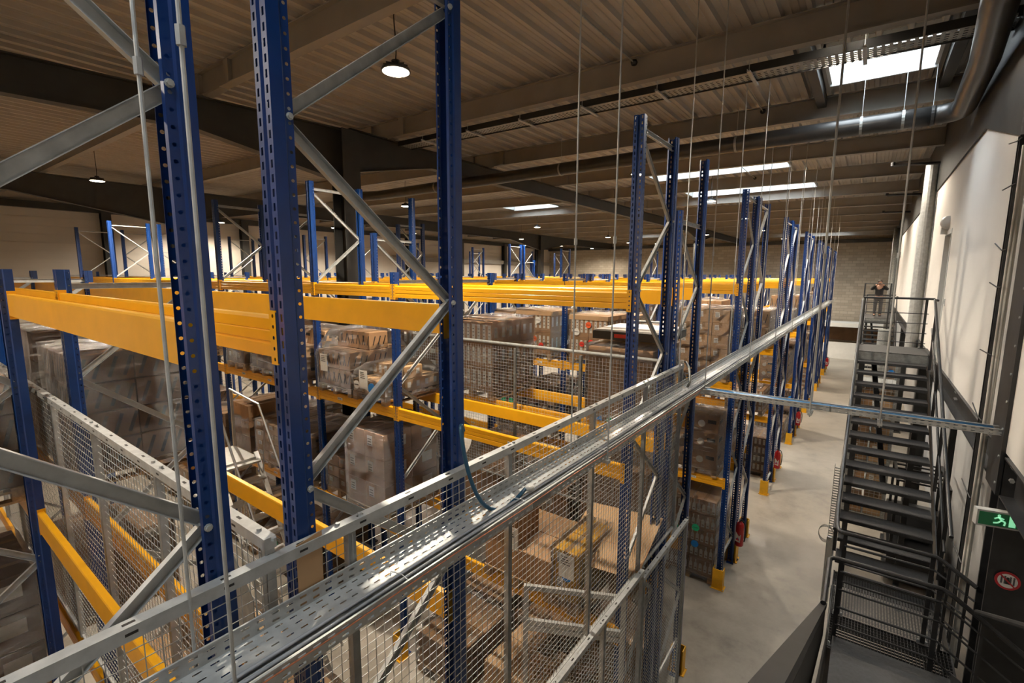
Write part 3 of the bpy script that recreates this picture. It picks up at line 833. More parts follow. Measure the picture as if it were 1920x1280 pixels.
load('tall floor load printed with white bottles, green and blue stickers', -2.58, ry(4), L0, 1.0, 1.2, 1.62, 2, 3, 5, 'bottles', CARD, stickers=[(S_GRN, -.12, .60, .075), (S_GRN, .12, .62, .075), (S_BLUE, .12, .40, .075), (S_GRN, -.3, .58, .07)], paper=None)
load('second bottle-printed floor load behind the row end', -3.66, ry(4), L0, 1.0, 1.2, 1.5, 2, 3, 5, 'bottles', CARD)
load('brown wrapped load with blue and green stickers low in the fifth row', -4.75, ry(4), L1, .95, 1.2, .9, 2, 3, 3, 'strips', CARD, stickers=[(S_BLUE, .05, .7, .075), (S_GRN, .33, .7, .075)])
# -- near left rows A and B
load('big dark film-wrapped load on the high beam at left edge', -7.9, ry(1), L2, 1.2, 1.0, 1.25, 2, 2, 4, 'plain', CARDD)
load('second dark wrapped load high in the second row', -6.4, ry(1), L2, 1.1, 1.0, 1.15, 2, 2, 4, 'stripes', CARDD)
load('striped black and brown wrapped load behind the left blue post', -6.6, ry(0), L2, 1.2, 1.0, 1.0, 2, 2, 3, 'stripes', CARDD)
load('low wrapped load on pallets behind the left mesh fence', -3.3, ry(1), L1, 1.0, 1.0, .42, 2, 2, 2, 'label', CARD)
load('wrapped white parcels on a pallet behind the left mesh fence', -4.6, ry(1), L1, 1.0, 1.0, .5, 2, 2, 2, 'label', CARDL)
load('brown wrapped load with white printing in the bottom left corner', -5.0, ry(0), L0, 1.2, 1.0, 1.3, 2, 2, 3, 'printed', CARD)
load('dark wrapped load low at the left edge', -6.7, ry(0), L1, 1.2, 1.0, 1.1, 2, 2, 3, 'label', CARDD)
load('pallet of cartons low behind the left fence posts', -7.4, ry(1), L1, 1.1, 1.0, .8, 2, 2, 3, 'label', CARD)
load('brown open-top floor load at the foot of the centre blue post', -3.15, ry(1), L0, 1.0, .95, 1.0, 2, 2, 2, 'plain', CARDL, wrapped=False)
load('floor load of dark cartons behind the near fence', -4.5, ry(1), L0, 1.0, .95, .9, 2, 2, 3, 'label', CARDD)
# -- generic stock deeper in the racks
STY = ['label', 'strips', 'plain', 'printed', 'marks', 'label', 'stripes']
CM = [CARD, CARD, CARDL, CARD, CARDD]
levn = {0: 'high', 1: 'middle', 2: 'floor'}
def fill(ri, bay, levels, prob=.9, detail=True, hmax=1.25, n=3, only=None):
    edges = XEB if ri < 2 else XE
    xl, xr = edges[bay + 1] + .1, edges[bay] - .1
    if xr - xl < 2.2: n = min(n, 2)
    sp = (xr - xl) / n
    for lv in levels:
        z = (L2, L1, L0)[lv]
        for k in range(n):
            if ri == 3 and abs(xl + sp * (k + .5) + 9.15) < .85: continue
            if only is not None and k not in only: continue
            if rng.random() > prob: continue
            w = min(sp - .08, rng.choice([.8, .95, 1.0])); h = rng.uniform(.55, hmax)
            nz = rng.choice([2, 3, 4]); st = rng.choice(STY); cm = rng.choice(CM)
            stk = []
            if rng.random() < .3:
                c = rng.choice([S_BLUE, S_RED, S_GRN]); stk = [(c, -.2, .6, .07), (c, .1, .6, .07)]
            lab = '%s wrapped %s-carton load, %s level, %s row, %s slot from the wide aisle' % ({CARD: 'brown', CARDL: 'pale brown', CARDD: 'dark'}[cm], {'strips': 'tagged', 'label': 'labelled', 'marks': 'marked', 'stripes': 'striped'}.get(st, st), levn[lv], rownames[ri], ordn[bay * 3 + (n - 1 - k)])
            load(lab, xl + sp * (k + .5), ry(ri), z, round(w, 2), 1.2 if ri != 1 else 1.0, h, 2, rng.choice([2, 3]), nz, st, cm, True, rng.random() < .2, stk, detail)
for bay in (2, 3, 4): fill(2, bay, (0, 1, 2), .92, hmax=1.05)
fill(3, 1, (0,), 1.0, n=2); fill(3, 0, (1, 2), .9); fill(3, 2, (0, 1), .9); fill(3, 3, (0,), .9, False)
fill(4, 2, (0,), .95); fill(4, 3, (0,), .95, False); fill(4, 0, (2,), 1, only=(0,)); fill(4, 1, (1, 2), 1, True, n=2); load('dark wrapped load beside the stickered load, middle level, fifth row', -3.72, ry(4), L1, .9, 1.2, 1.1, 2, 3, 3, 'label', CARDD)
fill(5, 0, (0, 1, 2), .95); fill(5, 1, (0,), .95, False)
for ri in range(6, 16):
    fill(ri, 0, (0, 1, 2), .9, False, only=(1, 2) if ri < 8 else (2,))
    if ri < 10: fill(ri, 1, (0,), .9, False, only=(0, 1)); 

# ------------------------------------------------------------------ mesh fences
WM = {}
def wire_panel(w, h, dv=.052, dh=.05, t=.0028):
    key = (round(w, 3), round(h, 3), dv, dh)
    if key in WM: return WM[key]
    mb = MB()
    n = int(w / dv)
    for i in range(1, n):
        x = i * w / n; mb.box((x - t / 2, -t, 0), (x + t / 2, 0, h), GALV)
    n = int(h / dh)
    for i in range(1, n):
        z = i * h / n; mb.box((0, 0, z - t / 2), (w, t, z + t / 2), GALV)
    WM[key] = mb.mesh('wire_mesh'); return WM[key]
def fence(name, label, p0, ang, n, w, h, ztop, rail=.05, railh=.05, group=None, round_rail=False, mat=None):
    mat = mat or GALV
    t = thing(name, label, 'fence', (p0[0], p0[1], ztop - h), (0, 0, ang))
    rm = MB()
    if round_rail: rm.tube([(-.02, 0, h), (n * w + .02, 0, h)], rail / 2, mat, 10)
    else:
        rm.box((-.03, -rail / 2, h - railh), (n * w + .03, rail / 2, h), mat)
        for i in range(int(n * w / .3)):
            x = .15 + i * .3; rm.box((x - .018, -rail / 2 - .0008, h - railh * .5 - .004), (x + .018, -rail / 2, h - railh * .5 + .006), INK); rm.box((x - .018, -.006, h), (x + .018, .006, h + .0008), INK)
    link('top_rail', rm, t)
    pmb = MB()
    pmb.box((-.02, -.02, 0), (.0, .02, h - railh), mat); pmb.box((-.02, .018, 0), (.02, .02, h - railh), mat); pmb.box((-.02, -.02, 0), (.02, -.018, h - railh), mat); pmb.box((.004, -.02, 0), (.02, .02, h - railh), mat)
    pmm_ = pmb.mesh('post'); wm_ = wire_panel(w - .04, h - railh)
    bm_ = MB(); bm_.box((.02, -.012, 0), (w - .02, .012, .024), mat); bmm_ = bm_.mesh('bottom_rail')
    bo = MB(); bo.tube([(0, 0, 0), (0, 0, .012)], .011, GALV, 6); bom = bo.mesh('bolt')
    for i in range(n + 1):
        link('post', pmm_, t, (i * w, 0, 0))
        if not round_rail: link('bolt', bom, t, (i * w - .06, 0, h)); link('bolt', bom, t, (i * w + .06, 0, h))
        if i < n:
            o = link('wire_mesh', wm_, t, (i * w + .02, 0, 0)); o['kind'] = 'stuff'
            link('bottom_rail', bmm_, t, (i * w, 0, 0))
    return t
FX = -1.868
fence('mesh_fence', 'long galvanised mesh fence across the near rack ends', (FX, -1.24), PI / 2, 6, 1.245, 2.25, H - 1.145)
fence('mesh_fence', 'mesh fence running left between the two nearest racks', (-9.2, .89), 0, 6, 1.215, 2.25, H - 1.07)
fence('mesh_fence', 'mesh fence with pale round rail behind the third rack', (-6.6, 5.94), 0, 4, 1.14, 2.2, H - 1.08, round_rail=True, mat=GALVD)
fence('mesh_fence', 'mesh fence with round rail behind the fifth rack', (-5.4, ROWY[4] + 1.19), 0, 3, 1.12, 2.2, H - 1.10, round_rail=True, mat=GALVD)
fence('mesh_fence', 'lower mesh fence by the aisle with square rail', (-1.80, 2.0), PI / 2, 3, .98, 2.6, H - 3.32)
fence('mesh_fence', 'short low mesh fence beside the third rack end', (-1.80, 5.0), PI / 2, 1, 1.6, 2.6, H - 3.42)
# swung gate leaf
g = thing('fence_gate', 'open double-barred mesh gate leaf below the cable tray', 'gate', (-1.84, 4.62, H - 5.9), (0, 0, math.radians(206)))
gf = MB()
for x in (0, 1.08): gf.box((x, -.025, 0), (x + .055, .025, 2.42), GALV)
for z in (2.37, 1.95, 1.87, .05): gf.box((.055, -.022, z), (1.08, .022, z + .055), GALV)
link('frame', gf, g); o = link('wire_mesh', wire_panel(1.02, 1.78), g, (.058, 0, .08)); o['kind'] = 'stuff'
no = MB(); no.box((.52, .028, 1.0), (.73, .03, 1.3), PAPER); no.box((.60, .0302, 1.16), (.615, .0306, 1.2), INK); no.box((.63, .0302, 1.16), (.645, .0306, 1.2), INK)
link('notice', no, g)
# bent plates on the fence
bp = MB(); bp.prism([(0, 0), (.16, .05), (.26, .42), (.12, .60), (0, .52)], (0, 0, 0), (1, 0, 0), (0, 0, 1), (0, .004, 0), GALVD)
tag(link('fence_plate', bp, None, (-7.0, .85, H - 1.75)), 'bent grey plate fixed to the left mesh fence', 'plate')
bp = MB(); bp.prism([(0, .06), (.06, 0), (.11, .03), (.12, .6), (0, .58)], (0, 0, 0), (0, 1, 0), (0, 0, 1), (-.003, 0, 0), CARDL)
tag(link('fence_plate', bp, None, (-1.85, .98, H - 1.72)), 'small beige plate hanging under the near fence rail', 'plate')
bp = MB(); bp.prism([(0, 0), (.5, .02), (.52, .38), (.36, .52), (.02, .5)], (0, 0, 0), (1, 0, 0), (0, 0, 1), (0, .004, 0), GALVD)
tag(link('fence_plate', bp, None, (-2.5, .85, H - 1.75)), 'large grey plate behind the near fence by the first blue post', 'plate')

# ------------------------------------------------------------------ cable tray along the aisle
TX0, TX1, TZ = -1.835, -1.535, H - 1.42
def tray_mesh(L, w, hh, rows):
    mb = MB(); n = int(L / .06); p = L / n
    holed(mb, (0, 0, 0), (w / rows, 0, 0), (0, p, 0), rows, n, .17, .5, GALV)
    for x in (0, w):
        holed(mb, (x, 0, 0), (0, p, 0), (0, 0, hh / 2), n, 2, .5, .3, GALV)
        mb.box((x - .004, 0, hh), (x + .004, L, hh + .006), GALV)
    return mb.mesh('tray_section')
tr = thing('cable_tray', 'perforated steel cable tray running along the wide aisle', 'cable tray', (TX0, -2.4, TZ))
TM2 = tray_mesh(2.4, TX1 - TX0, .066, 7)
for i in range(15):
    link('tray_section', TM2, tr, (0, i * 2.4, 0))
    cm_ = MB(); cm_.box((-.003, -.1, .005), (-.001, .1, .055), GALVD); cm_.box((TX1 - TX0 + .001, -.1, .005), (TX1 - TX0 + .003, .1, .055), GALVD)
    link('splice_plate', cm_, tr, (0, i * 2.4, 0))
ct = thing('cable_tray', 'narrow perforated cable tray crossing the aisle to the wall', 'cable tray', (TX1, 5.98, TZ + .0), (0, math.radians(1.2), math.radians(-88.6)))
TM3 = tray_mesh(1.32, .12, .055, 3)
for i in range(2): link('tray_section', TM3, ct, (-.06, i * 1.305, 0))
cb = MB()
for q in range(4): cb.tube([(-.038 + .024 * q, .05, .046), (-.036 + .024 * q, 1.3, .04 + .006 * (q % 2)), (-.038 + .024 * q, 2.56, .046)], .0105, CTRAYBLUE, 8)
# cables in the tray
def cable(x, z, r, mat, label, seed, y0=-2.3, y1=33.0, grp='cables lying in the aisle tray'):
    rr = random.Random(seed); pts = []
    y = y0
    while y < y1:
        pts.append((x + rr.uniform(-.007, .007), y, z + rr.uniform(0, .004))); y += .55
    mb = MB(); mb.tube(pts, r, mat, 7)
    return tag(link('cable', mb, None, smooth=True), label, 'cable', grp)
for k in range(10):
    cable(TX1 - .026 - .0125 * k, TZ + .009 + (.014 if k % 3 == 1 else 0), 0.0052 + .001 * (k % 3), CABLE, 'grey cable lying along the aisle cable tray', k)
cable(TX1 - .05, TZ + .042, .011, CABLEW, 'thick pale cable on top of the grey tray cables', 40, grp=None) if False else None
tag(link('cable', (lambda mb: (mb.tube([(TX1 - .045, y, TZ + .030 + .004 * math.sin(y * 3)) for y in [-2.3 + .5 * i for i in range(70)]], .006, CABLEW, 8), mb)[1])(MB()), smooth=True), 'thick pale cable on top of the grey tray cables', 'cable')
tag(link('cable', (lambda mb: (mb.tube([(TX1 + .007, y, TZ + .052 + .004 * math.sin(y * 5)) for y in [-2.3 + .3 * i for i in range(29)]], .0032, COPPER, 6), mb)[1])(MB()), smooth=True), 'bare copper earth wire along the tray edge', 'wire')
tag(link('cable', cb, None, (TX1, 5.98, TZ), (0, math.radians(1.2), math.radians(-88.6)), smooth=True), 'blue cables in the narrow cross tray', 'cable')
for k, y in enumerate([.35, 1.35, 2.3, 3.4, 4.5]):
    z = MB(); z.tube([(TX1 - .17, y, TZ + .004), (TX1 - .165, y, TZ + .03), (TX1 - .09, y + .004, TZ + .04), (TX1 - .025, y, TZ + .03), (TX1 - .02, y, TZ + .004)], .0022, WHITEP, 5)
    tag(link('cable_tie', z), '%s white cable tie round the tray cables from the camera' % ordn[k], 'cable tie', 'cable ties on the tray')
# loose silver hose from the fence corner to the tray
hs = MB(); hs.tube([(FX + .02, 6.3, H - 1.12), (FX + .06, 6.2, H - 1.10), (FX + .13, 6.12, H - 1.16), (FX + .17, 6.05, H - 1.32), (TX0 + .12, 6.0, TZ + .04)], .014, GALVD, 8)
tag(link('conduit', hs, smooth=True), 'grey flexible conduit curving from fence corner to tray', 'conduit')
def bez(P, n=14):
    out = []
    for i in range(n + 1):
        t = i / n; p = [Vector(q) for q in P]
        while len(p) > 1: p = [a.lerp(b, t) for a, b in zip(p, p[1:])]
        out.append(p[0])
    return out
hs = MB(); hs.tube(bez([(-1.88, 2.06, H - .93), (-1.86, 1.98, H - .72), (-1.80, 1.98, H - 1.25), (-1.75, 2.05, H - 1.62), (-1.66, 2.4, H - 1.36)], 20), .0125, HOSE, 10)
hs.tube([(-1.66, 2.4, H - 1.36), (-1.645, 2.46, H - 1.375)], .016, CABLEW, 8)
tag(link('conduit', hs, smooth=True), 'thick blue conduit drooping from the centre post into the tray', 'conduit')
# hanger rods
def rod(x, y, z0, label, r=.0065, coup=None, grp='ceiling hanger rods'):
    mb = MB(); zt = ZP1 + zr(x) + .03
    mb.tube([(x, y, z0 - .05), (x, y, zt)], r, GALV, 8)
    c = coup if coup is not None else z0 + (zt - z0) * .45
    mb.tube([(x, y, c - .025), (x, y, c + .025)], r * 2.0, GALV, 6)
    mb.tube([(x, y, z0 - .02), (x, y, z0 - .012)], r * 2.2, GALV, 6)
    return tag(link('hanger_rod', mb), label, 'rod', grp)
k = 0
for i in range(12):
    y = .58 + 2.74 * i
    for s, x in (('left', TX0 - .012), ('right', TX1 + .012)):
        rod(x, y, TZ, '%s-hand threaded rod of the %s pair holding the aisle tray' % (s, ordn[i]), coup=H + (.62 if i == 0 else .25))
    br_ = MB(); br_.box((TX0 - .03, y - .02, TZ - .03), (TX1 + .03, y + .02, TZ - .006), GALV)
    tag(link('tray_bracket', br_), 'steel cross bracket under the aisle tray, %s from the camera' % ordn[i], 'bracket', 'brackets under the aisle tray')
for s, x, y in (('left', -.40, 6.0), ('right', .20, 6.0)):
    for q, dy in (('front', -.075), ('rear', .075)):
        rod(x, y + dy, TZ - .03, '%s rod of the %s pair holding the cross tray' % (q, s), coup=H + .2)
    br_ = MB(); br_.box((x - .02, y - .1, TZ - .06), (x + .02, y + .1, TZ - .035), GALV)
    tag(link('tray_bracket', br_), '%s steel bracket under the cross tray' % s, 'bracket')

# ------------------------------------------------------------------ ceiling services
def along_x(name, label, cat, x0, x1, y, z, prof):
    t = thing(name, label, cat, ((x0 + x1) / 2, y, z), (0, math.atan(TAN), 0)); return t
# perforated ceiling tray under the third purlin
up_ = thing('ceiling_tray', 'wide perforated cable tray hung under the roof beside a purlin', 'cable tray', (-9.0, 7.75, H + 2.92), (0, math.atan(TAN), 0))
m_ = MB(); L = 10.4
holed(m_, (0, 0, 0), (.08, 0, 0), (0, .40 / 6, 0), int(L / .08), 6, .5, .35, GALVD)
for y in (0, .40): m_.box((0, y - .006, -.02), (L, y + .006, .085), RUBBER)
link('tray_section', m_, up_)
for i in range(8):
    x = .9 + 1.3 * i; mb = MB(); mb.box((x - .022, -.12, -.05), (x + .022, .5, -.03), GALV); mb.box((x - .022, -.12, -.05), (x - .018, .5, -.01), GALV)
    mb.tube([(x, -.09, -.04), (x, -.09, .48)], .005, GALV, 6); mb.tube([(x, .46, -.04), (x, .46, .48)], .005, GALV, 6)
    link('bracket', mb, up_)
# round duct
dz = H + 2.5; DY = 10.35
dm = MB(); pts = [(-13.6, DY - .3, dz - .02)] + [(-13 + i * 1.3, DY, dz) for i in range(11)] + [(.60, DY, dz)]
dm.tube(pts, .145, DUCT, 20)
arc = [(.60 + .30 * math.sin(a), DY - .30 + .30 * math.cos(a), dz + .0) for a in [i * PI / 16 for i in range(1, 9)]]
dm.tube([(.60, DY, dz)] + arc + [(.86, DY - 2.2, dz + .03), (.74, DY - 3.9, dz + .06), (.6, DY - 6, dz + .08)], .145, DUCT, 20)
t = thing('air_duct', 'dark round air duct crossing under the roof with an elbow', 'duct'); link('duct', dm, t, smooth=True)
for i, x in enumerate([-10.4, -6.2, -2.3, -.35, .2, .56]):
    mb = MB(); mb.tube([(x - .02, DY, dz), (x + .02, DY, dz)], .152, GALVD if i < 5 else DUCT, 20); mb.tube([(x, DY, dz + .14), (x, DY, ZP1)], .005, GALV, 6); link('hanger', mb, t)
pd = MB(); pd.tube([(.955, 15.4, ZW0 - .3), (.955, 15.4, H + 2.6)], .13, GALV, 18)
for i in range(45): pd.tube([(.955, 15.4, ZW0 - .2 + .09 * i), (.955, 15.4, ZW0 - .19 + .09 * i)], .133, GALV, 18)
tag(link('vertical_duct', pd, smooth=False), 'silver spiral duct rising up the white wall', 'duct')
pd = MB(); pd.tube([(.945, 34.0, 0), (.945, 34.0, H + 2.6)], .14, GALVD, 14); tag(link('vertical_duct', pd, smooth=True), 'farther silver pipe up the white wall', 'duct')
for i, (x0, y0, x1, y1, z) in enumerate([(.22, 10.55, 1.1, 10.75, H + 2.62), (.2, 15.0, 1.1, 15.2, H + 2.62), (.2, 20.2, 1.1, 20.4, H + 2.6), (.2, 25.5, 1.1, 25.7, H + 2.6)]):
    mb = MB(); mb.tube([(x0, y0, z), (x1, y1, z - .02)], .035, BLACK, 8); mb.tube([(x0 - .0, y0, z - .02), (x0, y0, z + .06)], .045, BLACK, 8)
    tag(link('strut', mb), '%s black strut from the white wall to the roof' % ordn[i], 'strut', 'black struts above the white wall')

# high bay lamps
lm_h = MB(); lm_h.lathe([(0, .12), (.05, .12), (.055, .05), (.12, .045), (.17, .03), (.185, 0), (.18, -.012), (.165, -.012)], DUCT, 24)
for k in range(12):
    a = 2 * PI * k / 12; lm_h.bar((.06 * math.cos(a), .06 * math.sin(a), .07), (.15 * math.cos(a), .15 * math.sin(a), .05), .006, .03, DUCT)
LH = lm_h.mesh('housing')
lm_l = MB(); lm_l.lathe([(.165, -.012), (.14, -.022), (0, -.028)], LENS, 24); LL = lm_l.mesh('lens')
lm_c = MB(); lm_c.tube(bez([(0, 0, .12), (.03, .01, .3), (-.06, 0, .4), (.02, 0, .62)], 10), .008, RUBBER, 6); lm_c.tube([(0, .03, .1), (0, .03, .75)], .002, GALV, 4); LC = lm_c.mesh('cord')
LD = bpy.data.lights.new('lamp_light', 'SPOT'); LD.energy = LAMP_W * 4; LD.color = LAMP_COL; LD.spot_size = math.radians(164); LD.spot_blend = .4; LD.shadow_soft_size = .15
LD2 = LD.copy(); LD2.energy = LAMP_W * 1.75
lampxy = [(-4.98, 4.28), (-17.4, 4.25), (-4.9, 11.9), (-4.6, 17.6), (-14.6, 22.0), (-26.5, 11.2), (-24.2, 16.1), (-20.4, 28.7), (-24.6, 35.2), (-22.0, 42.8), (-4.7, 23.7), (-14.2, 39.0), (-8.5, 31.9), (-22.4, 37.6), (-23.2, 21.0), (-15.6, 36.6),
          (-14.2, 12.5), (-5.0, 30.5), (-5.0, 38.0), (-14.5, 30.5), (-14.2, 5.2), (-5.4, -2.1)]  # lamp hidden by the left upright is added to light the left racks
NHI = 5
lampxy += [(-.5, y + .27) for y in (PURL_Y[3], PURL_Y[5], PURL_Y[7], PURL_Y[9], PURL_Y[11])]  # added lamps, kept out of sight, to brighten the aisle floor and white wall
LAMPLAB = {0: 'large bright round lamp nearest the camera under the roof', 1: 'lit round lamp at the far left between two girders', 2: 'lit round lamp beside the tallest right-hand blue post', 3: 'round lamp hanging below the long skylight strip', 4: 'round lamp hanging left of the middle skylight', 5: 'small lamp above the far left rack tops', 10: 'small lamp beyond the second pair of tall posts'}
for i, (x, y) in enumerate(lampxy):
    t = thing('high_bay_lamp', LAMPLAB.get(i, 'round lamp over the nearest rack behind the camera' if i == len(lampxy) - NHI - 1 else 'added lamp hidden behind a purlin over the wide aisle' if i >= len(lampxy) - NHI else 'small distant lit high-bay lamp far under the roof, one of them added unseen'), 'lamp', (x, y, H + 2.5), group='high bay lamps')
    link('housing', LH, t, smooth=False); link('lens', LL, t)
    ln = ZP1 + zr(x) + .03 - (H + 2.5)
    if i >= len(lampxy) - NHI: t.location.z = H + 3.08; ln -= .58
    mb = MB(); mb.tube(bez([(0, 0, .12), (.04, .01, .12 + (ln - .12) * .35), (-.07, 0, .12 + (ln - .12) * .6), (.02, 0, ln)], 10), .008, RUBBER, 6); mb.tube([(0, .03, .1), (0, .03, ln)], .0025, GALV, 4); link('cord', mb, t)
    lo = bpy.data.objects.new('lamp_light', LD2 if i >= len(lampxy) - NHI - 1 else LD); COL.objects.link(lo); lo.parent = t; lo.location = (0, 0, -.05)

# ------------------------------------------------------------------ black steel stairs
SX0, SX1 = -.06, .95
def stair_up(name, label, yb, zb, n, rise, run, top_len, x0=SX0, x1=SX1, handrail=True):
    """flight climbing away (+Y) from (yb, zb); n treads then a landing"""
    t = thing(name, label, 'staircase', (0, yb, zb))
    tm = MB(); w = x1 - x0
    tm.box((0, 0, -.006), (w, run + .02, 0), TREAD); tm.box((0, -.006, -.045), (w, 0, 0), TREAD); tm.box((0, run + .014, -.03), (w, run + .02, -.006), TREAD)
    tm.box((0, .005, 0), (w, .03, .003), BLACK)
    tmm = tm.mesh('tread')
    for i in range(1, n + 1): link('tread', tmm, t, (x0, (i - 1) * run, i * rise))
    zt, yt = (n + 1) * rise, n * run
    lm = MB(); lm.box((x0 - .04, yt, zt - .2), (x1 + .04, yt + .012, zt), GALVD); lm.box((x0 - .04, yt, zt - .01), (x1 + .1, yt + top_len, zt), TREAD)
    lm.box((x0 - .04, yt, zt - .2), (x0 - .03, yt + top_len, zt), BLACK); lm.box((x1 + .03, yt, zt - .2), (x1 + .04, yt + top_len, zt), BLACK); lm.box((x0 - .04, yt + top_len - .012, zt - .2), (x1 + .04, yt + top_len, zt), BLACK)
    link('landing', lm, t)
    d = Vector((0, run, rise)).normalized(); nn = Vector((0, -d.z, d.y))
    for x in (x0 - .035, x1 + .025):
        sm = MB(); sm.prism([(-.25, -.17), (yt / d.y + .1, -.17), (yt / d.y + .1, .06), (-.25, .06)], (x, 0, rise * .5), d, nn, (.01, 0, 0), BLACK)
        link('stringer', sm, t)
    for x, s in ((x0 - .02, 'l'), (x1 + .03, 'r')):
        hm = MB(); a = Vector((x, -.9, .98)); b = Vector((x, -.05, .98 + rise)); c = Vector((x, yt, zt + .98))
        if s == 'l': hm.tube([a, b, c, c + Vector((0, .12, .03))], .022, BLACK, 10)
        else:
            hm.tube([b + Vector((0, -.3, -.15)), b, c, c + Vector((0, .1, .04)), c + Vector((.05, .14, .03))], .022, BLACK, 10)
            hm.tube([b + Vector((0, 0, -.48)), c + Vector((0, 0, -.48))], .016, BLACK, 8)
        link('handrail', hm, t)
        for k in range(4):
            f = (k + .12) / 3.4; p = b.lerp(c, f); pm_ = MB(); pm_.box((p.x - .02, p.y - .006, p.z - 1.0), (p.x + .02, p.y + .006, p.z), BLACK); link('baluster', pm_, t)
    # guard round the landing
    gm_ = MB(); y = yt + top_len - .05
    gm_.tube([(x0 - .02, y, zt + 1.0), (x1 + .12, y, zt + 1.0)], .022, BLACK, 8)
    for k in range(4): gm_.tube([(x0, y, zt + .2 * (k + .6) - .02), (x1 + .05, y, zt + .2 * (k + .6) - .02)], .009, BLACK, 6)
    link('guard_rail', gm_, t)
    for x in (x0, x1):
        pm_ = MB(); pm_.box((x - .022, y - .008, zt), (x + .022, y + .008, zt + 1.0), BLACK); pm_.box((x - .06, y - .05, zt), (x + .06, y + .05, zt + .012), BLACK)
        for q in (-.04, .04): pm_.tube([(x + q, y, zt + .012), (x + q, y, zt + .03)], .012, GALV, 6)
        link('post', pm_, t)
    sm = MB()
    sm.bar((x0 + .25, yt + .3, zt - .2), (x0 + .55, yt - 1.6, zt - 2.2), .08, .05, BLACK)
    link('brace', sm, t); sm = MB()
    sm.box((x0 + .02, yt + top_len - .2, -zb), (x0 + .12, yt + top_len - .1, zt - .2), BLACK)
    link('support', sm, t)
    return t
RISE, RUN = .163, .30
stair_up('staircase', 'black steel open-riser stairs climbing to the office door', 7.35, H - 3.895, 14, RISE, RUN, 1.2)
stair_up('staircase', 'far black stairs with landing where a person stands', 24.5, H - 3.9, 11, RISE, RUN, 3.0, -.05, 1.0)
# lower landing
ld_ = thing('stair_landing', 'black perforated stair landing with grating between the two flights', 'landing', (0, 5.7, H - 3.9))
lm = MB(); holed(lm, (-.04, .68, 0), (.028, 0, 0), (0, .028, 0), 36, 33, .5, .5, BLACK, False); link('perforated_plate', lm, ld_)
gm_ = MB()
for i in range(36): gm_.box((-.04 + .029 * i, .0, -.03), (-.036 + .029 * i, .67, 0), BLACK)
for i in range(14): gm_.box((-.04, .01 + .05 * i, -.02), (1.0, .014 + .05 * i, 0), BLACK)
link('grating', gm_, ld_)
em = MB()
for (a, b_) in (((-.06, -.02, -.18), (-.045, 1.65, .01)), ((1.0, -.02, -.18), (1.015, 1.65, .01)), ((-.06, .66, -.18), (1.0, .68, -.005)), ((-.06, -.02, -.18), (1.0, 0, .01)), ((-.06, 1.62, -.18), (1.0, 1.65, -.0))): em.box(a, b_, BLACK)
for x in (-.03, .97): em.box((x - .04, 1.5, -(H - 3.9)), (x + .04, 1.58, -.18), BLACK); em.box((x - .04, .1, -(H - 3.9)), (x + .04, .18, -.18), BLACK)
link('frame', em, ld_)
def guard(name, label, y, x0, x1, xe, ye, ze, ztop, bars, yoff=0):
    """rail with bars across at Y=y, returning down towards (xe, ye, ze)"""
    t = thing(name, label, 'railing', (0, y, H - 3.9))
    a = ztop - (H - 3.9); mb = MB()
    pts = bez([(x0, .95, a + .3), (x0, .1, a - .05), (x0, -.02, a), (x0 + .1, 0, a)], 8) if yoff else [(x0, -.9, a + .0), (x0, -.06, a), (x0 + .03, -.015, a), (x0 + .08, 0, a)]
    mb.tube(pts + [(x1, 0, a), (x1 + .06, -.02, a - .02), (xe, ye - y, ze - (H - 3.9))], .022, BLACK, 10)
    link('top_rail', mb, t)
    for i, z in enumerate(bars):
        b_ = MB(); b_.tube([(x0 + .1, 0, z), (x1, 0, z)], .011 if i else .014, BLACK, 6); b_.tube([(x1, 0, z), (xe, ye - y, z - a + ze - (H - 3.9))], .010, BLACK, 6); link('bar', b_, t)
    for x in (x0 + .1, x1 - .02):
        p = MB(); p.box((x - .02, -.006, 0), (x + .02, .006, a - .02), BLACK); p.box((x - .05, -.04, .003), (x + .05, .04, .014), BLACK)
        for q in (-.035, .035): p.tube([(x + q, .02, .014), (x + q, .02, .03)], .009, GALV, 6)
        link('post', p, t)
    for f in (.35, .8):
        px_ = x1 + (xe - x1) * f; py_ = (ye - y) * f; pz_ = a + (ze - ztop) * f
        p = MB(); p.box((px_ - .012, py_ - .012, pz_ - .95), (px_ + .012, py_ + .012, pz_), BLACK); link('post', p, t)
    return t
guard('railing', 'black tube railing at the far side of the landing grating', 6.36, -.075, .80, 1.10, 6.2, H - 3.02, H - 2.89, [.86, .64, .42], yoff=1)
guard('railing', 'black tube railing on the near edge of the landing', 5.75, -.09, .80, 1.62, 5.62, H - 3.42, H - 2.91, [.86, .66, .46, .26])
# near flight rising toward the camera
nf = thing('staircase', 'near dark stair flight at the bottom of the picture', 'staircase', (0, 0, 0))
P0, P1 = Vector((0, 5.66, H - 3.9)), Vector((0, 1.15, H - 1.5))
nn_ = 14; tw = MB(); tw.box((-.0, 0, -.03), (.92, .335, 0), TREAD); tw.box((0, .33, -.17), (.92, .335, 0), TREAD); twm = tw.mesh('tread')
for i in range(nn_): link('tread', twm, nf, (-.0, 5.66 - .322 * (i + 1), H - 3.9 + .171 * (i + 1)))
pl_ = MB(); pl_.box((-.06, -2.6, H - 1.52), (1.05, 1.16, H - 1.5), TREAD); link('platform', pl_, nf)
dd = (P1 - P0).normalized()
for x in (-.05, .93):
    sm = MB(); n_ = Vector((0, -dd.z, dd.y)); n_ = n_ if n_.z > 0 else -n_
    sm.prism([(-.1, -.22), (5.1, -.22), (5.1, .16), (-.1, .16)], (x, 5.66, H - 3.85), dd, n_, (.012, 0, 0), BLACK); link('stringer', sm, nf)
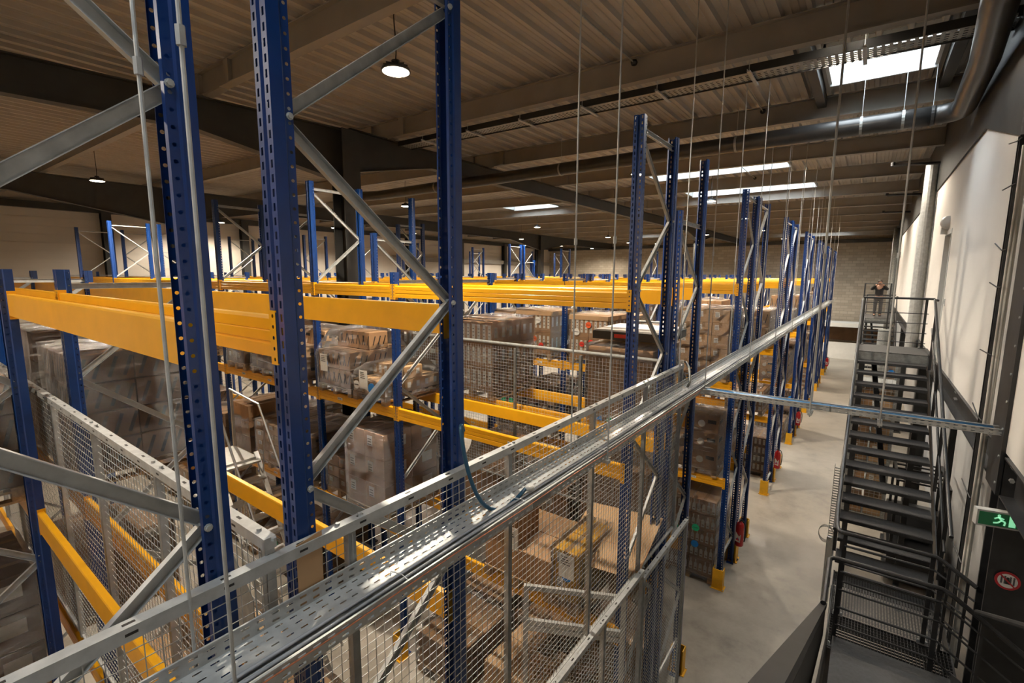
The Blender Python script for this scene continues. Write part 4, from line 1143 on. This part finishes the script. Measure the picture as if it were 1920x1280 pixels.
hr = MB(); hr.bar((-.10, 5.74, H - 3.46), (-.105, 1.0, H - .86), .055, .05, BLACK); hr.bar((-.105, 1.0, H - .86), (-.105, .25, H - .55), .055, .05, BLACK); link('handrail', hr, nf)
ip = MB(); ip.prism([(5.6, -3.72), (1.0, -1.35), (.3, -1.35), (.3, -.62), (1.0, -.90), (5.6, -3.44)], (-.085, 0, H), (0, 1, 0), (0, 0, 1), (.006, 0, 0), RUBBER); link('side_panel', ip, nf)
hr = MB(); hr.tube([(1.0, 5.5, H - 2.9), (1.02, 2.0, H - 1.05)], .022, BLACK, 8); link('handrail', hr, nf)
# cable trunking beside the stairs
tk = thing('cable_trunking', 'grey cable trunking with a coil of white wire on the stair side', 'trunking', (-.142, 8.0, H - 4.75))
mb = MB(); mb.box((-.045, -.03, 0), (.045, .03, 1.0), GALV); mb.box((-.03, -.034, .02), (.03, -.03, .98), ALU); link('cover', mb, tk)
mb = MB(); mb.box((-.035, -.03, 1.0), (-.03, .03, 2.1), GALVD); mb.box((.03, -.03, 1.0), (.035, .03, 2.1), GALVD)
for i in range(28): mb.box((-.035, -.03, 1.02 + .038 * i), (.035, -.026, 1.036 + .038 * i), GALV)
link('ladder_tray', mb, tk)
mb = MB()
for k in range(4): mb.tube([(-.06 + .09 * math.cos(a), -.045 - .004 * k, 1.06 + (.10 + .012 * k) * math.sin(a)) for a in [2 * PI * i / 20 for i in range(21)]], .004, CABLEW, 5)
link('wire_coil', mb, tk)

# ------------------------------------------------------------------ on the white wall and its column
cv = thing('wall_conduit', 'white cable bundle strapped up the black column', 'cables', (XR - .06, 6.45, 0))
mb = MB()
for k in range(4): mb.tube([(.012 * k - .02, .006 * (k % 2) + .02 * math.sin(.9 * i + k) * .3, .3 + .35 * i) for i in range(20)] + [(-.01 + .01 * k, .08, H + 1.2)], .012, CABLEW, 6)
link('cables', mb, cv, smooth=True)
mb = MB(); holed(mb, (-.03, .1, .3), (0, .07, 0), (0, 0, .08), 1, 95, .45, .4, BLACK); mb.box((-.04, .165, .3), (-.005, .175, H + 1.3), BLACK); mb.box((-.04, .09, .3), (-.005, .1, H + 1.3), BLACK); link('perforated_rail', mb, cv)
for i, z in enumerate([-2.9, -2.2, -1.4, -.75, -.1, .25, .85, 1.25]):
    mb = MB(); mb.tube([(-.045, -.05, H + z), (-.05, .12, H + z), (-.06, .42, H + z + .04 * (i % 3))], .006, RUBBER, 5); link('strap', mb, cv)
ex = thing('exit_sign', 'lit green emergency exit sign with running figure', 'sign', (1.10, 5.845, H - 2.15), (0, 0, math.radians(12)))
mb = MB(); mb.box((-.15, -.02, -.075), (.15, .05, .075), WHITEP); link('housing', mb, ex)
mb = MB(); mb.box((-.135, -.0225, -.06), (.135, -.0202, .06), GREENS); link('sign_face', mb, ex)
mb = MB(); y = -.0245
mb.disc((.0, y, .042), .012, (0, -1, 0), EXITG, 10, .001)
for a, b_ in (((-.005, .03), (.02, .0)), ((.02, .0), (.045, -.012)), ((.045, -.012), (.04, -.045)), ((.02, 0), (-.005, -.025)), ((-.005, -.025), (-.035, -.03)), ((0, .028), (-.03, .01)), ((0, .028), (.035, .012))):
    mb.bar((a[0], y, a[1]), (b_[0], y, b_[1]), .013, .001, EXITG, (0, 1, 0))
mb.box((.07, y, -.05), (.115, y + .001, .05), EXITG)
link('pictogram', mb, ex)
sg = thing('prohibition_sign', 'round red-ringed prohibition sign on the black column', 'sign', (1.23, 5.885, H - 2.72))
mb = MB(); mb.disc((0, 0, 0), .085, (0, -1, 0), SREDR, 28, .004); link('ring', mb, sg)
mb = MB(); mb.disc((0, -.004, 0), .066, (0, -1, 0), WHITEP, 28, .001); link('face', mb, sg)
mb = MB()
for x in (-.04, -.018, .018, .04): mb.box((x - .006, -.0065, -.03), (x + .006, -.0055, .03), CLOTHG); mb.disc((x, -.0055, .038), .008, (0, -1, 0), CLOTHG, 8, .001)
mb.disc((0, -.0055, .025), .012, (0, -1, 0), INK, 8, .001); mb.box((-.014, -.0068, -.03), (.014, -.0058, .015), INK)
mb.bar((-.05, -.0075, .05), (.05, -.0075, -.05), .012, .001, SREDR, (0, 1, 0)); link('pictogram', mb, sg)
sr = thing('wall_light', 'white dome light and small box above the office door', 'light', (XR, 12.3, H + 1.0))
mb = MB(); mb.lathe([(.13, 0), (.125, .05), (.09, .10), (.04, .13), (0, .135)], WHITEP, 20); o = link('dome', mb, sr, rot=(0, -PI / 2, 0), smooth=True)
mb = MB(); mb.box((-.1, .05, -.2), (0, .25, -.08), WHITEP); link('box', mb, sr)
bk = MB(); bk.tube([(-.0, 11.6, H - .35), (-.0, 11.6, H - .33)], .02, WHITEP, 8)
sw = MB(); sw.box((XR - .012, 11.45, H - .52), (XR, 11.53, H - .40), WHITEP); sw.box((XR - .016, 11.47, H - .49), (XR - .012, 11.51, H - .43), GALV); tag(link('light_switch', sw), 'white switch beside the office door', 'switch')

# ------------------------------------------------------------------ things along the aisle
def extinguisher(x, y, z, label):
    t = thing('fire_extinguisher', label, 'extinguisher', (x, y, z), (0, 0, rng.uniform(-.2, .2)), group='fire extinguishers on rack ends')
    mb = MB(); mb.lathe([(0, 0), (.075, 0), (.085, .02), (.085, .44), (.07, .50), (.035, .535), (.025, .56), (0, .56)], REDP, 18); link('body', mb, t, smooth=False)
    mb = MB(); mb.tube([(0, 0, .55), (0, 0, .60)], .022, RUBBER, 10); mb.bar((0, 0, .60), (.02, -.12, .63), .025, .012, RUBBER); mb.bar((0, 0, .585), (.02, -.11, .585), .02, .01, RUBBER); link('valve', mb, t)
    mb = MB(); mb.tube(bez([(.02, 0, .58), (.14, -.02, .6), (.13, 0, .3), (.10, 0, .12)], 10), .012, RUBBER, 8); link('hose', mb, t, smooth=True)
    mb = MB()
    mb.prism([(-.055, .12), (.05, .10), (.06, .30), (.02, .24), (-.05, .33)], (0, -.087, 0), (1, 0, 0), (0, 0, 1), (0, -.002, 0), PAPER); mb.prism([(-.045, .15), (.03, .14), (.0, .22)], (0, -.0895, 0), (1, 0, 0), (0, 0, 1), (0, -.001, 0), S_RED); mb.box((-.04, -.0905, .17), (.03, -.0895, .19), S_BLUE); link('label', mb, t)
    return t
extinguisher(-1.80, ROWY[4] + .95, .50, 'red fire extinguisher on the fifth row end, nearest in view')
extinguisher(-1.80, ROWY[6] + .95, .50, 'red fire extinguisher on the second row end along the aisle')
extinguisher(-1.80, ROWY[8] + .95, .50, 'red fire extinguisher on the third row end along the aisle')
extinguisher(-1.80, ROWY[14] + .6, .50, 'farthest red fire extinguisher by the last rack')
# platform ladder between the first racks
la = thing('platform_ladder', 'aluminium platform ladder standing between the racks at left', 'ladder', (-6.3, 3.35, 0))
n = 13; rz, rxn = .25, .15
for sy in (-.3, .3):
    mb = MB(); mb.bar((.35, sy, 0), (.35 - rxn * n - .1, sy, rz * n + .1), .025, .07, ALU, (0, 1, 0)); mb.tube([(.55, sy, .9), (.45 - rxn * n, sy, rz * n + .95), (.0 - rxn * n - .55, sy, rz * n + 1.05)], .018, ALU, 8); link('side_rail', mb, la)
    for k in range(4):
        z = .5 + k * .85; mb = MB(); mb.tube([(.35 - rxn / rz * z, sy, z), (.46 - rxn / rz * z * .98, sy, z + .9)], .012, ALU, 6); link('baluster', mb, la)
    mb = MB(); mb.bar((-rxn * n - .55, sy, 0), (-rxn * n - .5, sy, rz * n + 1.05), .04, .04, ALU); mb.bar((-rxn * n - .5, sy, .2), (.2, sy, .25), .03, .03, ALU); link('rear_leg', mb, la)
st_ = MB(); st_.box((-.09, -.29, -.03), (.09, .29, 0), ALU); st_.box((-.09, -.29, -.05), (-.085, .29, -.03), ALU); stm_ = st_.mesh('step')
for k in range(1, n + 1): link('step', stm_, la, (.35 - rxn * k, 0, rz * k))
mb = MB(); mb.box((-rxn * n - .55, -.3, rz * n), (-rxn * n + .3, .3, rz * n + .03), ALU); link('platform', mb, la)
# grey work table on the floor by the near fence
wt = thing('work_table', 'grey-topped table on the floor behind the near fence', 'table', (-4.15, 3.1, 0))
mb = MB(); mb.box((-.8, -.4, .74), (.8, .4, .78), TABLE); mb.box((-.8, -.4, .66), (.8, -.38, .74), GALVD); link('top', mb, wt)
for x in (-.75, .75):
    for y in (-.35, .35): mb = MB(); mb.box((x - .025, y - .025, 0), (x + .025, y + .025, .74), GALVD); link('leg', mb, wt)
# open cartons on the floor near the bottom centre
load('low brown floor load standing in the near rack aisle', -3.0, 2.75, 0, .9, .9, .7, 2, 2, 2, 'plain', CARDL, wrapped=False)
# storage shelf under the stairs
sh = thing('storage_shelf', 'mesh-fronted shelf of brown cartons seen through the stair treads', 'shelf', (.34, 15.0, 0))
for x in (-.42, .42):
    for y in (0, .9): mb = MB(); mb.box((x - .03, y - .03, 0), (x + .03, y + .03, 4.3), GALVD); link('post', mb, sh)
for z in (.12, .85, 1.55, 2.25, 2.95, 3.6):
    mb = MB(); mb.box((-.45, -.03, z - .04), (.45, .93, z), GALVD); link('shelf_board', mb, sh)
o = link('wire_mesh', wire_panel(.84, 4.2, .1, .1, .006), sh, (-.42, -.04, .05)); o['kind'] = 'stuff'
q = 0
for z in (.12, .85, 1.55, 2.25, 2.95):
    for x in (-.21, .2):
        c = link('carton', carton_mesh(.36, .6, rng.choice([.4, .45, .5]), 'label', [CARD, CARDL][q % 2]), None, (.34 + x, 15.4, z)); q += 1
        tag(c, 'brown carton on the under-stair shelf, %s from the bottom' % ordn[q - 1], 'carton', 'cartons on the under-stair shelf')
# reach truck parked under the stairs
ft = thing('forklift_truck', 'dark forklift truck parked beneath the black stairs', 'forklift', (1.2, 12.9, 0))
mb = MB(); mb.prism([(-.9, .12), (.8, .12), (.95, .45), (.9, 1.15), (.2, 1.25), (-.1, .75), (-.9, .7)], (-.45, 0, 0), (0, 1, 0), (0, 0, 1), (.9, 0, 0), BTRAY); link('body', mb, ft)
mb = MB()
for x in (-.42, .38):
    mb.box((x, -.75, .7), (x + .05, -.7, 2.15), BTRAY); mb.box((x, .7, 1.1), (x + .05, .75, 2.15), BTRAY); mb.box((x, -.75, 2.15), (x + .05, .75, 2.2), BTRAY)
for k in range(6): mb.box((-.42, -.7 + .27 * k, 2.16), (.43, -.66 + .27 * k, 2.19), BTRAY)
link('overhead_guard', mb, ft)
for x in (-.3, .25): mb = MB(); mb.box((x, -1.05, .05), (x + .09, -.93, 3.6), BTRAY); link('mast', mb, ft)
for x in (-.3, .2): mb = MB(); mb.box((x, -1.95, .06), (x + .1, -1.0, .1), GALVD); link('fork', mb, ft)
for x in (-.5, .42):
    for y in (-.55, .55): mb = MB(); mb.tube([(x, y, .2), (x + .12, y, .2)], .2, RUBBER, 16); link('wheel', mb, ft)
mb = MB(); mb.box((-.25, -.2, .75), (.25, .3, .85), RUBBER); mb.box((-.25, .25, .85), (.25, .33, 1.3), RUBBER); link('seat', mb, ft)
for x in (-.25, .0, .3): mb = MB(); mb.tube([(x, -.76, 1.9), (x, -.79, 1.9)], .035, WHITEP, 10); link('lamp', mb, ft)
# low white wall and counter at the aisle end
en = thing('counter', 'pale low counter with dark opening at the far end of the aisle', 'counter', (-.9, 44.2, 0))
mb = MB(); mb.box((-2.2, 0, 0), (2.2, .2, 1.25), WHITEP); link('front', mb, en)
mb = MB(); mb.box((-2.3, -.1, 2.45), (2.3, 2.0, 2.75), WHITEP); link('canopy', mb, en)
mb = MB(); mb.box((-2.2, 1.9, 1.25), (2.2, 2.0, 2.45), CARDD); mb.box((-2.2, 0, 1.25), (-2.1, 1.9, 2.45), GALVD); mb.box((2.1, 0, 1.25), (2.2, 1.9, 2.45), GALVD); link('back_panel', mb, en)

# ------------------------------------------------------------------ person on the far landing
def person(x, y, z):
    t = thing('person', 'person in dark top and grey trousers, hands raised to the face, on far landing', 'person', (x, y, z))
    def skin(name, V, E_, R_, mat, sub=2, root=0):
        me = bpy.data.meshes.new(name); me.from_pydata(V, E_, []); me.materials.append(mat)
        o = bpy.data.objects.new(name, me); COL.objects.link(o); o.parent = t
        m_ = o.modifiers.new('skin', 'SKIN')
        for v, r in zip(me.skin_vertices[0].data, R_): v.radius = (r, r) if not isinstance(r, tuple) else r
        me.skin_vertices[0].data[root].use_root = True
        s_ = o.modifiers.new('sub', 'SUBSURF'); s_.levels = s_.render_levels = sub
        return o
    V = [(0, 0, .95), (0, 0, 1.1), (0, 0, 1.3), (0, -.01, 1.43), (0, -.02, 1.52), (0, -.03, 1.62), (0, -.03, 1.70),
         (-.17, 0, 1.40), (-.33, -.05, 1.30), (-.12, -.22, 1.53), (-.05, -.17, 1.60), (.17, 0, 1.40), (.33, -.05, 1.30), (.12, -.22, 1.53), (.05, -.17, 1.60),
         (-.1, 0, .88), (-.11, -.02, .5), (-.11, .02, .1), (-.11, -.12, .04), (.1, 0, .88), (.11, -.02, .5), (.11, .02, .1), (.11, -.12, .04)]
    E_ = [(0, 1), (1, 2), (2, 3), (3, 4), (4, 5), (5, 6), (3, 7), (7, 8), (8, 9), (9, 10), (3, 11), (11, 12), (12, 13), (13, 14), (0, 15), (15, 16), (16, 17), (17, 18), (0, 19), (19, 20), (20, 21), (21, 22)]
    R_ = [(.17, .12), (.15, .11), (.18, .12), (.1, .09), .055, .085, .07, .075, .055, .042, .03, .075, .055, .042, .03, .1, .065, .045, .04, .1, .065, .045, .04]
    skin('body', V, E_, R_, SKIN)
    skin('jacket', [(0, 0, .92), (0, 0, 1.1), (0, 0, 1.3), (0, -.01, 1.43), (-.17, 0, 1.40), (-.33, -.05, 1.30), (-.13, -.21, 1.52), (.17, 0, 1.40), (.33, -.05, 1.30), (.13, -.21, 1.52)],
         [(0, 1), (1, 2), (2, 3), (3, 4), (4, 5), (5, 6), (3, 7), (7, 8), (8, 9)], [(.19, .14), (.18, .13), (.2, .14), (.12, .1), .09, .07, .055, .09, .07, .055], CLOTHD)
    skin('trousers', [(0, 0, .95), (-.1, 0, .88), (-.11, -.02, .5), (-.11, .02, .08), (.1, 0, .88), (.11, -.02, .5), (.11, .02, .08)], [(0, 1), (1, 2), (2, 3), (0, 4), (4, 5), (5, 6)], [(.18, .13), .115, .08, .07, .115, .08, .07], CLOTHG)
    mb = MB(); mb.lathe([(.09, 0), (.105, .04), (.1, .09), (.07, .13), (0, .145)], HAIR, 14, (0, -.01, 1.63)); link('hair', mb, t, smooth=True)
    for s in (-1, 1):
        sh_ = MB(); sh_.prism([(.07, 0), (.07, .11), (-.02, .10), (-.17, .05), (-.19, 0)], (s * .11 - .05, 0, -.005), (0, 1, 0), (0, 0, 1), (.10, 0, 0), RUBBER); link('shoe', sh_, t)
    mb = MB()
    for s in (-1, 1):
        for k in range(4): mb.tube([(s * (.05 - .012 * k), -.17, 1.60), (s * (.04 - .012 * k), -.165, 1.65 + .004 * k), (s * (.03 - .01 * k), -.15, 1.67)], .008, SKIN, 6)
        mb.tube([(s * .06, -.16, 1.58), (s * .07, -.14, 1.62)], .009, SKIN, 6)
    link('fingers', mb, t, smooth=True)
    return t
person(.40, 29.6, H - 1.95)
# railing in front of the far person, grey pillar and film bundle by the wall
t = thing('railing', 'far black railing of many bars in front of the standing person', 'railing', (0, 22.0, H - 2.9))
mb = MB()
for z in (2.62, 2.2, 1.95, .9, .75, .6, .45, .3, .15): mb.tube([(-.13, 0, z), (.62, 0, z)], .017, BLACK, 6)
link('bars', mb, t)
for x in (-.13, .62): mb = MB(); mb.box((x - .025, -.02, 0), (x + .025, .02, 2.64), BLACK); link('post', mb, t)
mb = MB(); mb.box((-.2, -.2, -.2), (1.05, 1.2, 0), BLACK); link('platform', mb, t)
for x in (-.1, .95): mb = MB(); mb.box((x - .04, .5, -(H - 2.9)), (x + .04, .58, -.2), BLACK); link('leg', mb, t)
mb = MB(); mb.tube([(.50, 18.8, 0), (.50, 18.8, ZW0 - .1)], .17, GALVD, 20); struct('column', mb, 'round grey pillar behind the stair landing')
load('crumpled film bundle with green and blue strips by the white wall', .72, 20.6, 0, .6, 1.0, 3.2, 1, 2, 4, 'label', CARDL, stickers=[(S_GRN, -.2, .95, .08), (S_BLUE, .15, .93, .1)])
